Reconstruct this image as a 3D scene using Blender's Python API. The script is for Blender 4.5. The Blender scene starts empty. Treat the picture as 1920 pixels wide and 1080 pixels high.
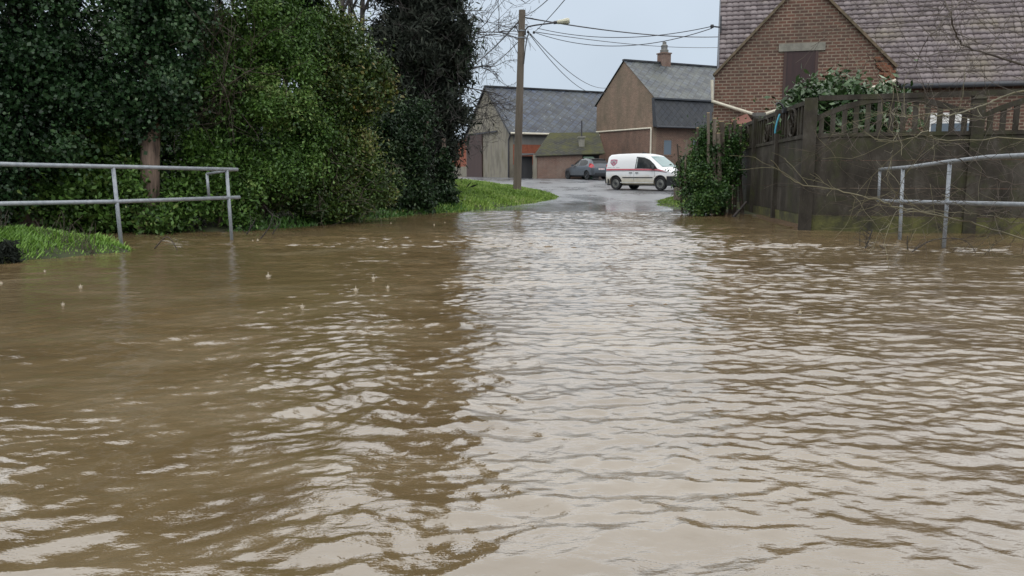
import bpy, bmesh, math, random
import numpy as np
from mathutils import Vector, Matrix
sc = bpy.context.scene
col = sc.collection
R = math.radians
rng = np.random.default_rng(7)
random.seed(7)

# ------------------------------------------------------------------ camera
CAM = (0.0, 0.0, 1.0)
PITCH = R(8.3); F = 1440.0
cd = bpy.data.cameras.new('camera'); cam = bpy.data.objects.new('camera', cd); col.objects.link(cam)
cam.location = CAM; cam.rotation_euler = (R(90) - PITCH, 0, 0)
cd.sensor_width = 36.0; cd.lens = 36.0 * F / 1920.0
cd.clip_start = 0.05; cd.clip_end = 2000.0
sc.camera = cam

# ------------------------------------------------------------------ sky, sun, exposure
w = bpy.data.worlds.new("World"); sc.world = w; w.use_nodes = True
nt = w.node_tree; nt.nodes.clear()
N_ = nt.nodes.new; L_ = nt.links.new
sky = N_('ShaderNodeTexSky'); sky.sky_type = 'NISHITA'; sky.sun_disc = False
SUN_EL, SUN_AZ = R(55), R(200)
sky.sun_elevation = SUN_EL; sky.sun_rotation = SUN_AZ; sky.dust_density = 6.0; sky.air_density = 1.5
bwn = N_('ShaderNodeRGBToBW'); L_(sky.outputs[0], bwn.inputs[0])
tc = N_('ShaderNodeTexCoord'); sx = N_('ShaderNodeSeparateXYZ'); L_(tc.outputs['Generated'], sx.inputs[0])
rp = N_('ShaderNodeValToRGB'); L_(sx.outputs[2], rp.inputs[0])
e = rp.color_ramp.elements                         # overcast: brighter towards the zenith
e[0].position = 0.0; e[0].color = (.585, .69, .80, 1)
e[1].position = 1.0; e[1].color = (1.65, 1.66, 1.68, 1)
x_ = e.new(.235); x_.color = (.665, .77, .895, 1)
x_ = e.new(.31); x_.color = (1.72, 1.77, 1.84, 1)
x_ = e.new(.50); x_.color = (1.68, 1.70, 1.73, 1)
nz = N_('ShaderNodeTexNoise'); nz.inputs['Scale'].default_value = 3.5; nz.inputs['Detail'].default_value = 4
L_(tc.outputs['Generated'], nz.inputs['Vector'])
mr = N_('ShaderNodeMapRange'); L_(nz.outputs[0], mr.inputs[0])
mr.inputs[1].default_value = .3; mr.inputs[2].default_value = .7; mr.inputs[3].default_value = 9.2; mr.inputs[4].default_value = 10.6
sc_ = N_('ShaderNodeVectorMath'); sc_.operation = 'SCALE'; L_(rp.outputs[0], sc_.inputs[0]); L_(mr.outputs[0], sc_.inputs['Scale'])
mx = N_('ShaderNodeMix'); mx.data_type = 'RGBA'; mx.inputs[0].default_value = .92
L_(bwn.outputs[0], mx.inputs[6]); L_(sc_.outputs[0], mx.inputs[7])
bg = N_('ShaderNodeBackground'); bg.inputs['Strength'].default_value = 0.1
L_(mx.outputs[2], bg.inputs[0])
wo = N_('ShaderNodeOutputWorld'); L_(bg.outputs[0], wo.inputs[0])
sl = bpy.data.lights.new('sun', 'SUN'); sl.energy = .6; sl.angle = R(45); sl.color = (1, .97, .92)
so = bpy.data.objects.new('sun', sl); col.objects.link(so)
so.rotation_euler = (R(90) - SUN_EL, 0, R(180) - SUN_AZ + R(0))
sc.view_settings.view_transform = 'Standard'; sc.view_settings.look = 'None'
sc.view_settings.exposure = 0.0; sc.view_settings.gamma = 1.0; sc.view_settings.use_curve_mapping = False
sc.cycles.use_denoising = True
sc.cycles.max_bounces = 5; sc.cycles.diffuse_bounces = 2; sc.cycles.glossy_bounces = 3
sc.cycles.caustics_reflective = False; sc.cycles.caustics_refractive = False

# ------------------------------------------------------------------ geometry helpers
_c, _s = math.cos(PITCH), math.sin(PITCH)
def ray(px, py):
    u = (px - 960) / F; v = (540 - py) / F
    return np.array((u, _c + v * _s, -_s + v * _c))
def at(px, py, Y):
    d = ray(px, py); return np.array(CAM) + d * (Y / d[1])
def onz(px, py, z=0.0):
    d = ray(px, py); return np.array(CAM) + d * ((z - CAM[2]) / d[2])
def onplane(px, py, P, n):
    d = ray(px, py); return np.array(CAM) + d * (np.dot(np.array(P) - CAM, n) / np.dot(d, n))

TR = {}
def tag(o, label=None, cat=None, group=None, kind=None):
    if label: o['label'] = label
    if cat: o['category'] = cat
    if group: o['group'] = group
    if kind: o['kind'] = kind
    return o
def thing(name, label, cat, loc=(0, 0, 0), rotz=0.0, group=None):
    o = bpy.data.objects.new(name, None); col.objects.link(o); o.empty_display_size = .2
    o.location = loc; o.rotation_euler = (0, 0, rotz)
    TR[o] = (np.array(loc, float), rotz)
    return tag(o, label, cat, group)

class MB:
    def __init__(s): s.V = []; s.Fc = []; s.n = 0; s.rnd = []
    def add(s, v, f):
        v = np.asarray(v, float); s.V.append(v)
        if isinstance(f, np.ndarray): s.Fc.append(f + s.n)
        else:
            for q in f: s.Fc.append([i + s.n for i in q])
        s.n += len(v); return s
    def poly(s, pts): return s.add(pts, [list(range(len(pts)))])
    def hexa(s, p):   # 8 points: bottom ring, top ring
        return s.add(p, [[3, 2, 1, 0], [4, 5, 6, 7], [0, 1, 5, 4], [1, 2, 6, 5], [2, 3, 7, 6], [3, 0, 4, 7]])
    def box(s, x0, y0, z0, x1, y1, z1):
        return s.hexa([(x0, y0, z0), (x1, y0, z0), (x1, y1, z0), (x0, y1, z0), (x0, y0, z1), (x1, y0, z1), (x1, y1, z1), (x0, y1, z1)])
    def bar(s, a, b, wx, wy, up=(0, 0, 1)):
        a = np.array(a, float); b = np.array(b, float); t = (b - a) / np.linalg.norm(b - a)
        u = np.cross(t, up)
        if np.linalg.norm(u) < 1e-4: u = np.cross(t, (0, 1, 0))
        u /= np.linalg.norm(u); v = np.cross(u, t)
        o = [(-1, -1), (1, -1), (1, 1), (-1, 1)]
        return s.hexa([a + u * wx / 2 * i + v * wy / 2 * j for i, j in o] + [b + u * wx / 2 * i + v * wy / 2 * j for i, j in o])
    def prism(s, pts, d):   # planar polygon extruded by vector d
        n = len(pts); p = [np.array(q, float) for q in pts]; d = np.array(d, float)
        f = [list(range(n))[::-1], list(range(n, 2 * n))] + [[i, (i + 1) % n, (i + 1) % n + n, i + n] for i in range(n)]
        return s.add(p + [q + d for q in p], f)
    def tube(s, pts, rad, k=6, cap=True):
        pts = np.asarray(pts, float); n = len(pts)
        rad = np.full(n, rad) if np.isscalar(rad) else np.asarray(rad, float)
        T = np.gradient(pts, axis=0); T /= np.linalg.norm(T, axis=1)[:, None] + 1e-9
        ref = np.array((0, 0, 1.)) if abs(T[0][2]) < .9 else np.array((1., 0, 0))
        an = np.arange(k) / k * 2 * math.pi; V = []
        u = np.cross(T[0], ref)
        for i in range(n):
            u = u - T[i] * np.dot(u, T[i]); u /= np.linalg.norm(u) + 1e-9; v = np.cross(T[i], u)
            V.append(pts[i] + rad[i] * (np.cos(an)[:, None] * u + np.sin(an)[:, None] * v))
        V = np.concatenate(V); f = []
        for i in range(n - 1):
            for j in range(k): f.append([i * k + j, i * k + (j + 1) % k, (i + 1) * k + (j + 1) % k, (i + 1) * k + j])
        if cap: f += [list(range(k))[::-1], list(range((n - 1) * k, n * k))]
        return s.add(V, f)
    def lathe(s, prof, c=(0, 0, 0), axis='z', k=20):
        V = []; f = []; n = len(prof)
        for r, h in prof:
            for j in range(k):
                a = j / k * 2 * math.pi; x, y = r * math.cos(a), r * math.sin(a)
                V.append({'z': (c[0] + x, c[1] + y, c[2] + h), 'y': (c[0] + x, c[1] + h, c[2] + y), 'x': (c[0] + h, c[1] + x, c[2] + y)}[axis])
        for i in range(n - 1):
            for j in range(k): f.append([i * k + j, i * k + (j + 1) % k, (i + 1) * k + (j + 1) % k, (i + 1) * k + j])
        return s.add(V, f)
    def build(s, name, mat, parent=None, smooth=False, uv=False, world=False, recalc=False, slots=None):
        V = np.concatenate(s.V) if s.V else np.zeros((0, 3))
        if parent is not None and world:
            loc, rz = TR[parent]; V = V - loc
            c, q = math.cos(-rz), math.sin(-rz)
            V = np.stack([V[:, 0] * c - V[:, 1] * q, V[:, 0] * q + V[:, 1] * c, V[:, 2]], 1)
        org = None
        if parent is None and world:
            org = np.array([(V[:, 0].min() + V[:, 0].max()) / 2, (V[:, 1].min() + V[:, 1].max()) / 2, V[:, 2].min()]); V = V - org
        me = bpy.data.meshes.new(name)
        if all(isinstance(f, np.ndarray) for f in s.Fc) and s.Fc:
            fa = np.concatenate(s.Fc); m, k = fa.shape
            me.vertices.add(len(V)); me.vertices.foreach_set('co', V.astype(np.float32).ravel())
            me.loops.add(m * k); me.loops.foreach_set('vertex_index', fa.astype(np.int32).ravel())
            me.polygons.add(m); me.polygons.foreach_set('loop_start', np.arange(0, m * k, k, dtype=np.int32))
            me.update(calc_edges=True)
        else:
            fl = []
            for f in s.Fc: fl += f.tolist() if isinstance(f, np.ndarray) else [f]
            me.from_pydata(V.tolist(), [], fl); me.update()
        if recalc:
            b = bmesh.new(); b.from_mesh(me); bmesh.ops.recalc_face_normals(b, faces=b.faces); b.to_mesh(me); b.free()
        if uv:
            ul = me.uv_layers.new(name='UVMap'); 
            for p in me.polygons:
                n = p.normal
                t = Vector((0, 0, 1)).cross(n)
                if t.length < .05: t = Vector((1, 0, 0))
                t.normalize(); b = n.cross(t)
                for li in p.loop_indices:
                    co = me.vertices[me.loops[li].vertex_index].co
                    ul.data[li].uv = (co.dot(t), co.dot(b))
        if s.rnd:
            a = me.attributes.new('rnd', 'FLOAT', 'FACE'); a.data.foreach_set('value', np.concatenate(s.rnd).astype(np.float32))
        if smooth: me.polygons.foreach_set('use_smooth', np.ones(len(me.polygons), dtype=bool))
        for m_ in (mat if isinstance(mat, list) else [mat]): me.materials.append(m_)
        o = bpy.data.objects.new(name, me); col.objects.link(o)
        if parent is not None: o.parent = parent
        if org is not None: o.location = org
        return o

# ------------------------------------------------------------------ materials
def material(name):
    m = bpy.data.materials.new(name); m.use_nodes = True
    t = m.node_tree; return m, t, t.nodes['Principled BSDF']
def coords(t, kind='Object', scale=(1, 1, 1), rot=0):
    c = t.nodes.new('ShaderNodeTexCoord'); mp = t.nodes.new('ShaderNodeMapping')
    mp.inputs['Scale'].default_value = scale; mp.inputs['Rotation'].default_value = (0, 0, rot)
    t.links.new(c.outputs[kind], mp.inputs[0]); return mp.outputs[0]
def noise(t, vec, scale, detail=4, rough=.6):
    n = t.nodes.new('ShaderNodeTexNoise'); n.inputs['Scale'].default_value = scale
    n.inputs['Detail'].default_value = detail; n.inputs['Roughness'].default_value = rough
    t.links.new(vec, n.inputs['Vector']); return n.outputs[0]
def ramp(t, fac, stops):
    r = t.nodes.new('ShaderNodeValToRGB'); t.links.new(fac, r.inputs[0]); el = r.color_ramp.elements
    while len(el) < len(stops): el.new(.5)
    for i, (p, c) in enumerate(stops):
        el[i].position = p; el[i].color = (*c, 1) if len(c) == 3 else c
    return r.outputs[0]
def mixc(t, fac, a, b, mode='MIX'):
    m = t.nodes.new('ShaderNodeMix'); m.data_type = 'RGBA'; m.blend_type = mode
    for sck, v in ((m.inputs[0], fac), (m.inputs[6], a), (m.inputs[7], b)):
        if isinstance(v, (int, float)): sck.default_value = v
        elif isinstance(v, tuple): sck.default_value = (*v, 1)
        else: t.links.new(v, sck)
    return m.outputs[2]
def bump(t, bs, h, strength=.3, dist=.02):
    b = t.nodes.new('ShaderNodeBump'); b.inputs['Strength'].default_value = strength; b.inputs['Distance'].default_value = dist
    t.links.new(h, b.inputs['Height']); t.links.new(b.outputs[0], bs.inputs['Normal'])
G3 = lambda v: (v, v, v)
def mottled(name, c1, c2, scale=3, rough=.8, metal=0, detail=6, bmp=.25, bscale=40, spec=.5, stretch=(1, 1, 1), c3=None):
    m, t, b = material(name); v = coords(t, 'Object', stretch)
    st = [(.3, c1), (.7, c2)] if c3 is None else [(.28, c1), (.52, c2), (.72, c3)]
    t.links.new(ramp(t, noise(t, v, scale, detail), st), b.inputs['Base Color'])
    b.inputs['Roughness'].default_value = rough; b.inputs['Metallic'].default_value = metal
    b.inputs['Specular IOR Level'].default_value = spec
    if bmp: bump(t, b, noise(t, v, bscale, 5), bmp, .01)
    return m
def plain(name, c, rough=.5, metal=0, spec=.5, coat=0):
    m, t, b = material(name); v = coords(t)
    n = noise(t, v, 6, 4)
    t.links.new(ramp(t, n, [(.3, tuple(x * .85 for x in c)), (.7, tuple(min(1, x * 1.1) for x in c))]), b.inputs['Base Color'])
    b.inputs['Roughness'].default_value = rough; b.inputs['Metallic'].default_value = metal
    b.inputs['Specular IOR Level'].default_value = spec; b.inputs['Coat Weight'].default_value = coat; b.inputs['Coat Roughness'].default_value = .08
    return m
def brickmat(name, a, b_, mortar, bw=.21, rh=.075, ms=.012, dirt=(.05, .045, .035), damt=.5, rough=.85):
    m, t, b = material(name); v = coords(t, 'UV')
    br = t.nodes.new('ShaderNodeTexBrick'); t.links.new(v, br.inputs['Vector'])
    br.inputs['Color1'].default_value = (*a, 1); br.inputs['Color2'].default_value = (*b_, 1); br.inputs['Mortar'].default_value = (*mortar, 1)
    br.inputs['Scale'].default_value = 1; br.inputs['Brick Width'].default_value = bw; br.inputs['Row Height'].default_value = rh
    br.inputs['Mortar Size'].default_value = ms; br.inputs['Mortar Smooth'].default_value = .2; br.inputs['Bias'].default_value = 0
    vo = coords(t, 'Object', (1, 1, .6))
    f = ramp(t, noise(t, vo, .9, 8, .7), [(.42, G3(0)), (.68, G3(damt))])
    c = mixc(t, f, br.outputs[0], dirt)
    c = mixc(t, .5, c, ramp(t, noise(t, vo, 9, 6, .7), [(.3, G3(.55)), (.7, G3(1.35))]), 'MULTIPLY')
    t.links.new(c, b.inputs['Base Color']); b.inputs['Roughness'].default_value = rough
    inv = t.nodes.new('ShaderNodeMath'); inv.operation = 'SUBTRACT'; inv.inputs[0].default_value = 1
    t.links.new(br.outputs[1], inv.inputs[1]); bump(t, b, inv.outputs[0], .6, .008)
    return m
def slatemat(name, a, b_, line, size=.4, moss=None, mossamt=.5, rough=.45, white=0.0):
    m, t, b = material(name); v = coords(t, 'UV', (1, 1, 1), R(45))
    br = t.nodes.new('ShaderNodeTexBrick'); t.links.new(v, br.inputs['Vector'])
    br.offset = 0.0
    br.inputs['Color1'].default_value = (*a, 1); br.inputs['Color2'].default_value = (*b_, 1); br.inputs['Mortar'].default_value = (*line, 1)
    br.inputs['Scale'].default_value = 1; br.inputs['Brick Width'].default_value = size; br.inputs['Row Height'].default_value = size
    br.inputs['Mortar Size'].default_value = size * .09; br.inputs['Mortar Smooth'].default_value = .6
    vo = coords(t, 'Object')
    c = mixc(t, .6, br.outputs[0], ramp(t, noise(t, vo, 2.2, 8, .75), [(.32, G3(.45)), (.5, G3(1)), (.68, G3(1.7))]), 'MULTIPLY')
    if moss: c = mixc(t, ramp(t, noise(t, vo, .8, 8, .75), [(.42, G3(0)), (.6, G3(mossamt))]), c, moss)
    if white: c = mixc(t, ramp(t, noise(t, vo, 3.1, 3, .5), [(.68, G3(0)), (.72, G3(white))]), c, (.4, .42, .44))
    t.links.new(c, b.inputs['Base Color']); b.inputs['Roughness'].default_value = rough
    inv = t.nodes.new('ShaderNodeMath'); inv.operation = 'SUBTRACT'; inv.inputs[0].default_value = 1
    t.links.new(br.outputs[1], inv.inputs[1]); bump(t, b, inv.outputs[0], .5, .02)
    return m
def leafmat(name, stops, rough=.42, spec=.4):
    m, t, b = material(name)
    a = t.nodes.new('ShaderNodeAttribute'); a.attribute_name = 'rnd'
    t.links.new(ramp(t, a.outputs['Fac'], stops), b.inputs['Base Color'])
    b.inputs['Roughness'].default_value = rough; b.inputs['Specular IOR Level'].default_value = spec
    return m
def glassmat(name, c, rough=.05):
    m, t, b = material(name); b.inputs['Base Color'].default_value = (*c, 1); b.inputs['Roughness'].default_value = rough
    b.inputs['Specular IOR Level'].default_value = .8; return m

M = {}
M['steel'] = mottled('galvanised_steel', (.21, .235, .26), (.36, .385, .41), 14, .55, .25, bmp=.08)
M['bark'] = mottled('bark', (.03, .022, .017), (.16, .118, .092), 16, .9, bmp=1.0, bscale=22, stretch=(1, 1, .14))
M['twig'] = mottled('twig_bark', (.04, .03, .024), (.09, .07, .05), 5, .75, bmp=.2)
M['twiggreen'] = mottled('green_twig_bark', (.09, .08, .042), (.17, .15, .085), 5, .55, bmp=.2)
M['darktwig'] = mottled('dark_twig_bark', (.03, .026, .026), (.07, .06, .055), 5, .8, bmp=.2)
M['concrete_dark'] = mottled('wet_dark_concrete', (.035, .031, .026), (.085, .076, .064), 2.2, .55, bmp=.4, bscale=60, stretch=(1, 1, .5))
M['polewood'] = mottled('weathered_pole_wood', (.10, .08, .06), (.21, .175, .14), 5, .85, bmp=.5, bscale=30, stretch=(1, 1, .12))
M['dirt'] = mottled('bank_soil', (.02, .016, .011), (.06, .045, .03), 2.5, .9)
M['black'] = plain('black_plastic', (.012, .013, .015), .45)
M['rubber'] = plain('tyre_rubber', (.014, .014, .015), .75)
M['whitepipe'] = plain('cream_pipe', (.62, .58, .47), .45)
M['darkmetal'] = plain('dark_metal', (.035, .035, .04), .5)
M['stone'] = mottled('lintel_stone', (.16, .155, .13), (.27, .26, .22), 6, .85)

M['barkpale'] = mottled('pale_furrowed_bark', (.05, .035, .028), (.30, .215, .165), 16, .9, bmp=1.0, bscale=22, stretch=(1, 1, .12))
# ------------------------------------------------------------------ terrain
ZY = np.array([-10, 8, 14, 19, 22.6, 26, 30, 38.5, 48, 57, 62, 70, 400.]); ZZ = np.array([-.45, -.45, -.35, -.12, 0.0, .07, .14, .28, .48, .70, .82, .9, 1.1])
def wav(x, y, sc_=1.0):
    return (np.sin(x * 1.3 * sc_ + 1.7 * np.sin(y * .7 * sc_)) + np.sin(y * 1.1 * sc_ + 2.1 * np.sin(x * .6 * sc_ + 1)) + .5 * np.sin(x * 3.1 * sc_ + y * 2.3 * sc_)) / 2.5
def gz(x, y):
    x = np.asarray(x, float); y = np.asarray(y, float)
    return np.interp(y, ZY, ZZ) + .008 * wav(x, y, .22)
def sdist(poly, x, y):      # signed distance, positive inside
    p = np.array(poly, float); q = np.roll(p, -1, 0); d = np.full(x.shape, 1e9); ins = np.zeros(x.shape, bool)
    for (ax, ay), (bx, by) in zip(p, q):
        ex, ey = bx - ax, by - ay; t = np.clip(((x - ax) * ex + (y - ay) * ey) / (ex * ex + ey * ey), 0, 1)
        d = np.minimum(d, np.hypot(x - ax - t * ex, y - ay - t * ey))
        c = ((ay > y) != (by > y)) & (x < (bx - ax) * (y - ay) / (by - ay + 1e-12) + ax); ins ^= c
    return np.where(ins, d, -d)
def gridmesh(xs, ys, zf):
    X, Y = np.meshgrid(xs, ys); Z = zf(X, Y); n, m = X.shape
    V = np.stack([X.ravel(), Y.ravel(), Z.ravel()], 1)
    i = (np.arange(n - 1)[:, None] * m + np.arange(m - 1)[None]).ravel()
    return V, np.stack([i, i + 1, i + m + 1, i + m], 1)

# ground sheet to the horizon
b = MB(); b.add(*gridmesh(np.linspace(-300, 300, 80), np.linspace(-20, 600, 140), lambda x, y: np.interp(y, ZY, ZZ) - .06))
tag(b.build('ground', M['dirt'], smooth=True), kind='structure')
# wet asphalt
m, t, bs = material('wet_asphalt'); v = coords(t, 'Object', (1, .45, 1))
f1 = noise(t, v, .55, 7, .65); f2 = noise(t, coords(t), 60, 3)
c = ramp(t, f1, [(.35, (.07, .074, .08)), (.52, (.125, .13, .14)), (.68, (.18, .185, .19))])
c = mixc(t, .5, c, ramp(t, f2, [(.3, G3(.6)), (.7, G3(1.4))]), 'MULTIPLY')
t.links.new(c, bs.inputs['Base Color'])
sy = t.nodes.new('ShaderNodeSeparateXYZ'); t.links.new(coords(t), sy.inputs[0])
wet = t.nodes.new('ShaderNodeMapRange'); t.links.new(sy.outputs[1], wet.inputs[0]); wet.inputs[1].default_value = 23; wet.inputs[2].default_value = 31; wet.inputs[3].default_value = .35; wet.inputs[4].default_value = 1
mu = t.nodes.new('ShaderNodeMath'); mu.operation = 'MULTIPLY'; t.links.new(ramp(t, f1, [(.38, G3(.22)), (.58, G3(.42))]), mu.inputs[0]); t.links.new(wet.outputs[0], mu.inputs[1])
t.links.new(mu.outputs[0], bs.inputs['Roughness'])      # soaked and glossy where the water has just been
bs.inputs['Specular IOR Level'].default_value = .9
bump(t, bs, f2, .05, .004); M['asphalt'] = m
b = MB(); b.add(*gridmesh(np.linspace(-26, 24, 160), np.linspace(-6, 76, 260), gz))
tag(b.build('road', M['asphalt'], smooth=True), kind='structure')

VERGE = [(-9, 13.9), (-6.2, 13.9), (-5.05, 14.2), (-4.2, 15.2), (-3.6, 17), (-2.8, 19.4), (-1.75, 21.6), (-.6, 23.3), (.7, 26.2), (1.65, 28.8), (1.95, 31), (1.7, 34), (.8, 38), (-1, 41), (-6, 45), (-14, 47), (-30, 47), (-30, 13.9)]
BANK = [(-14, 8.6), (-6.3, 8.75), (-5.55, 9.4), (-5.15, 10.0), (-4.98, 10.35), (-5.3, 10.8), (-5.9, 10.95), (-6.6, 11.6), (-14, 12.2)]
PATCH = [(4.6, 25), (5.0, 27.5), (6.3, 31.5), (9, 32.5), (9, 20), (6.1, 20.3), (5.3, 22.5)]
def mound(poly, H, wdt, shift=.06, rise=0):
    def f(x, y):
        d = sdist(poly, x, y) + .10 * wav(x, y, 3.0)
        return np.maximum(gz(x, y), -.02) - shift + (H + shift) * np.clip(1 - np.exp(-np.maximum(d, 0) / wdt), 0, 1) + rise * np.clip((d - 1.3) / 3.5, 0, 1) - .6 * np.clip(-d, 0, .35) + .02 * wav(x, y, 5)
    return f
verge_z = mound(VERGE, .32, .9, rise=.35); bank_z = mound(BANK, .46, .9); patch_z = mound(PATCH, .12, .5)
M['verge'] = mottled('grassy_soil', (.022, .026, .012), (.04, .05, .018), 3, .9, c3=(.035, .028, .018))
def mound_mesh(name, poly, zf, x0, x1, y0, y1, st):
    V, Fq = gridmesh(np.arange(x0, x1, st), np.arange(y0, y1, st), zf)
    d = sdist(poly, V[:, 0], V[:, 1]); Fq = Fq[(d[Fq] > -.4).any(1)]
    b = MB(); b.add(V, Fq); tag(b.build(name, M['verge'], smooth=True), kind='structure')
mound_mesh('grass_verge', VERGE, verge_z, -20, 3, 12.4, 48, .16)
mound_mesh('grass_bank', BANK, bank_z, -11, -4, 8, 12.4, .07)
mound_mesh('grass_patch', PATCH, patch_z, 4, 9.6, 19.5, 33, .1)

def grass(name, poly, zf, n, h, cond, mat, box, lean=.5, wd=.012):
    x = rng.uniform(box[0], box[1], n); y = rng.uniform(box[2], box[3], n)
    d = sdist(poly, x, y) + .10 * wav(x, y, 3.0); k = (d > -.03) & cond(x, y, d) ; x, y, d = x[k], y[k], d[k]
    z = zf(x, y); n = len(x); hh = h * rng.uniform(.5, 1.35, n) * (.75 + .35 * wav(x, y, 2.2)) * np.clip(.5 + d * 1.5, .5, 1)
    a = rng.uniform(0, 6.283, n); l = rng.uniform(.1, 1, n) * lean
    P = np.stack([x, y, z - .02], 1); T = P + np.stack([np.cos(a) * l * hh, np.sin(a) * l * hh, hh], 1)
    q = np.stack([-np.sin(a + 1), np.cos(a + 1), 0 * a], 1) * (wd * rng.uniform(.6, 1.4, n))[:, None]
    Mi = P * .45 + T * .55 + np.array((0, 0, 1)) * (hh * .12)[:, None]
    V = np.stack([P - q * .6, P + q * .6, Mi + q, T, Mi - q], 1).reshape(-1, 3)
    i = np.arange(n)[:, None] * 5
    b = MB(); b.add(V, np.concatenate([i + np.array([[0, 1, 4]]), i + np.array([[1, 2, 4]]), i + np.array([[4, 2, 3]])]))
    r = rng.uniform(0, 1, n) * .6 + .2 + .2 * wav(x, y, 1.5); b.rnd.append(np.concatenate([r, r, r]))
    return tag(b.build(name, mat, smooth=False), kind='stuff')
M['grass'] = leafmat('grass_blades', [(0, (.07, .14, .02)), (.4, (.17, .29, .045)), (.75, (.28, .40, .085)), (1, (.40, .38, .19))], .5)
M['grassbank'] = leafmat('bank_grass_blades', [(0, (.05, .11, .015)), (.4, (.12, .24, .03)), (.74, (.21, .35, .06)), (.86, (.26, .27, .11)), (1, (.34, .28, .16))], .5)
M['grassdark'] = leafmat('rank_grass_blades', [(0, (.03, .07, .015)), (.5, (.06, .15, .025)), (.85, (.10, .21, .04)), (1, (.2, .17, .08))], .5)
tag(grass('grass', VERGE, verge_z, 150000, .13, lambda x, y, d: (y > 21) & (d < 7), M['grass'], (-8, 3, 20.5, 44), .7, .016), 'bright green grass on the mound round the utility pole')
tag(grass('grass', VERGE, verge_z, 26000, .17, lambda x, y, d: (d < .15 + .75 * rng.uniform(0, 1, x.shape)) & (x > -5.3) & (y < 22.5), M['grassdark'], (-5.6, -1, 13, 22.5), .9, .015), 'ragged grass strip between hedge foot and flood water')
tag(grass('grass', BANK, bank_z, 48000, .11, lambda x, y, d: (x > -9.5) & (rng.uniform(0, 1, x.shape) < .25 + 1.6 * d + .25 * wav(x, y, 4)), M['grassbank'], (-9.6, -4.6, 8.4, 12.3), 1.1, .0075), 'bright green grass on the bank at the railing foot')
tag(grass('grass', PATCH, patch_z, 26000, .07, lambda x, y, d: (y > 22) & (d < 1.8), M['grass'], (4.4, 9, 20, 33), .7, .012), 'small green grass patch beside the parked van')

# ------------------------------------------------------------------ flood water
ys = [.55]
while ys[-1] < 27: ys.append(ys[-1] + .006 + .0016 * ys[-1])
ys = np.array(ys); s_ = np.linspace(-1, 1, 760)
X = s_[None] * (.82 * ys + 2.6)[:, None]; Y = np.repeat(ys[:, None], len(s_), 1)
wr = np.random.default_rng(11)
def waves(X, Y):
    H = np.zeros_like(X)
    wx = X + .10 * np.sin(Y * 1.9 + 1.3 * np.sin(X * 1.1)) + .05 * np.sin(4.3 * Y + 2.9 * X); wy = Y + .09 * np.sin(X * 2.1 + 1.5 * np.sin(Y * .9)) + .04 * np.sin(5.1 * X - 2.2 * Y)
    for i in range(44):
        lam = .062 * (5.0 ** wr.uniform(0, 1)) if i < 34 else wr.uniform(.5, 1.5)
        sx_, sy_ = .9 + wr.normal() * 4.6, -3.2 + wr.normal() * 2.0
        if i % 5 == 0: sx_, sy_ = wr.uniform(-14, 14), wr.uniform(-6, 2)
        r = np.hypot(wx - sx_, wy - sy_); ph = 6.2832 * r / lam + wr.uniform(0, 6.28)
        slope = (.080 if i < 34 else .030) * wr.uniform(.5, 1.3) * (1.15 if lam < .2 else 1)
        kx, ky, p0 = wr.normal() * 1.1, wr.normal() * 1.1, wr.uniform(0, 6.28)
        modu = np.clip(.55 + .75 * np.sin(kx * X + ky * Y + p0), 0, 1.3)
        a = slope * lam / 6.2832
        H += a * modu * (np.exp(1.1 * (np.cos(ph) - 1)) * 1.9 - .9)
    return H
def perlin(x, y, seed):
    g = np.random.default_rng(seed).uniform(0, 6.2832, (256, 256)); gx, gy = np.cos(g), np.sin(g)
    xi = np.floor(x).astype(int); yi = np.floor(y).astype(int); fx, fy = x - xi, y - yi; xi &= 255; yi &= 255
    u = fx * fx * fx * (fx * (fx * 6 - 15) + 10); v = fy * fy * fy * (fy * (fy * 6 - 15) + 10); x1, y1 = (xi + 1) & 255, (yi + 1) & 255
    d = lambda a, b, p, q: gx[a, b] * p + gy[a, b] * q
    a = d(xi, yi, fx, fy); b_ = d(x1, yi, fx - 1, fy); c_ = d(xi, y1, fx, fy - 1); e_ = d(x1, y1, fx - 1, fy - 1)
    return (a + (b_ - a) * u) * (1 - v) + (c_ + (e_ - c_) * u) * v
def chop(X, Y):
    H = np.zeros_like(X)
    th = .10 * (X - .8); xr, yr = X, Y + .035 * (X - .9) ** 2 / (1 + .2 * abs(X - .9))      # crests bow gently away from the viewer
    for k, (lam, st, sl) in enumerate(((.75, 2.0, .04), (.36, 2.2, .09), (.20, 2.1, .155), (.11, 1.9, .135), (.06, 1.6, .11))):
        q = .25 * lam * perlin(X / lam * .7, Y / lam * .7, 90 + k)
        n_ = perlin(xr / (lam * st) + 31.7 * k + q / lam, yr / lam + 17.3 * k + q / lam, 40 + k)
        m_ = np.clip(.75 + 1.1 * perlin(X / 1.3 + 9 * k, Y / 1.1 + 5 * k, 70 + k), .1, 1.6)
        H += -sl * lam * .75 * np.sqrt(n_ * n_ + .0016) * m_
    return H
def ampl(X, Y):
    g = lambda x0, y0, sx, sy: np.exp(-((X - x0) / sx) ** 2 - ((Y - y0) / sy) ** 2)
    A = .92 + .25 * wav(X, Y, .55) + .12 * wav(X, Y, 1.7)
    A -= .34 * np.clip((-X - .9) / 2.6, 0, 1)             # calmer by the left bank
    A += 2.0 * g(-2.2, 12.0, 3.0, .9) + 1.0 * g(6.2, 11.2, 3.0, .8) + .35 * g(0, 12, 3, 2.5)   # turbulence over the kerb
    A -= .25 * g(4.5, 9.3, 2.5, .6) + .2 * g(-4.5, 13.2, 1.2, .9)
    A *= np.interp(Y, [0, 2, 4, 14, 22, 26], [.8, .85, .98, 1.05, .9, .45])
    return np.clip(A, .16, 2)
H = (.40 * waves(X, Y) + 1.2 * chop(X, Y)) * ampl(X, Y)
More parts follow.
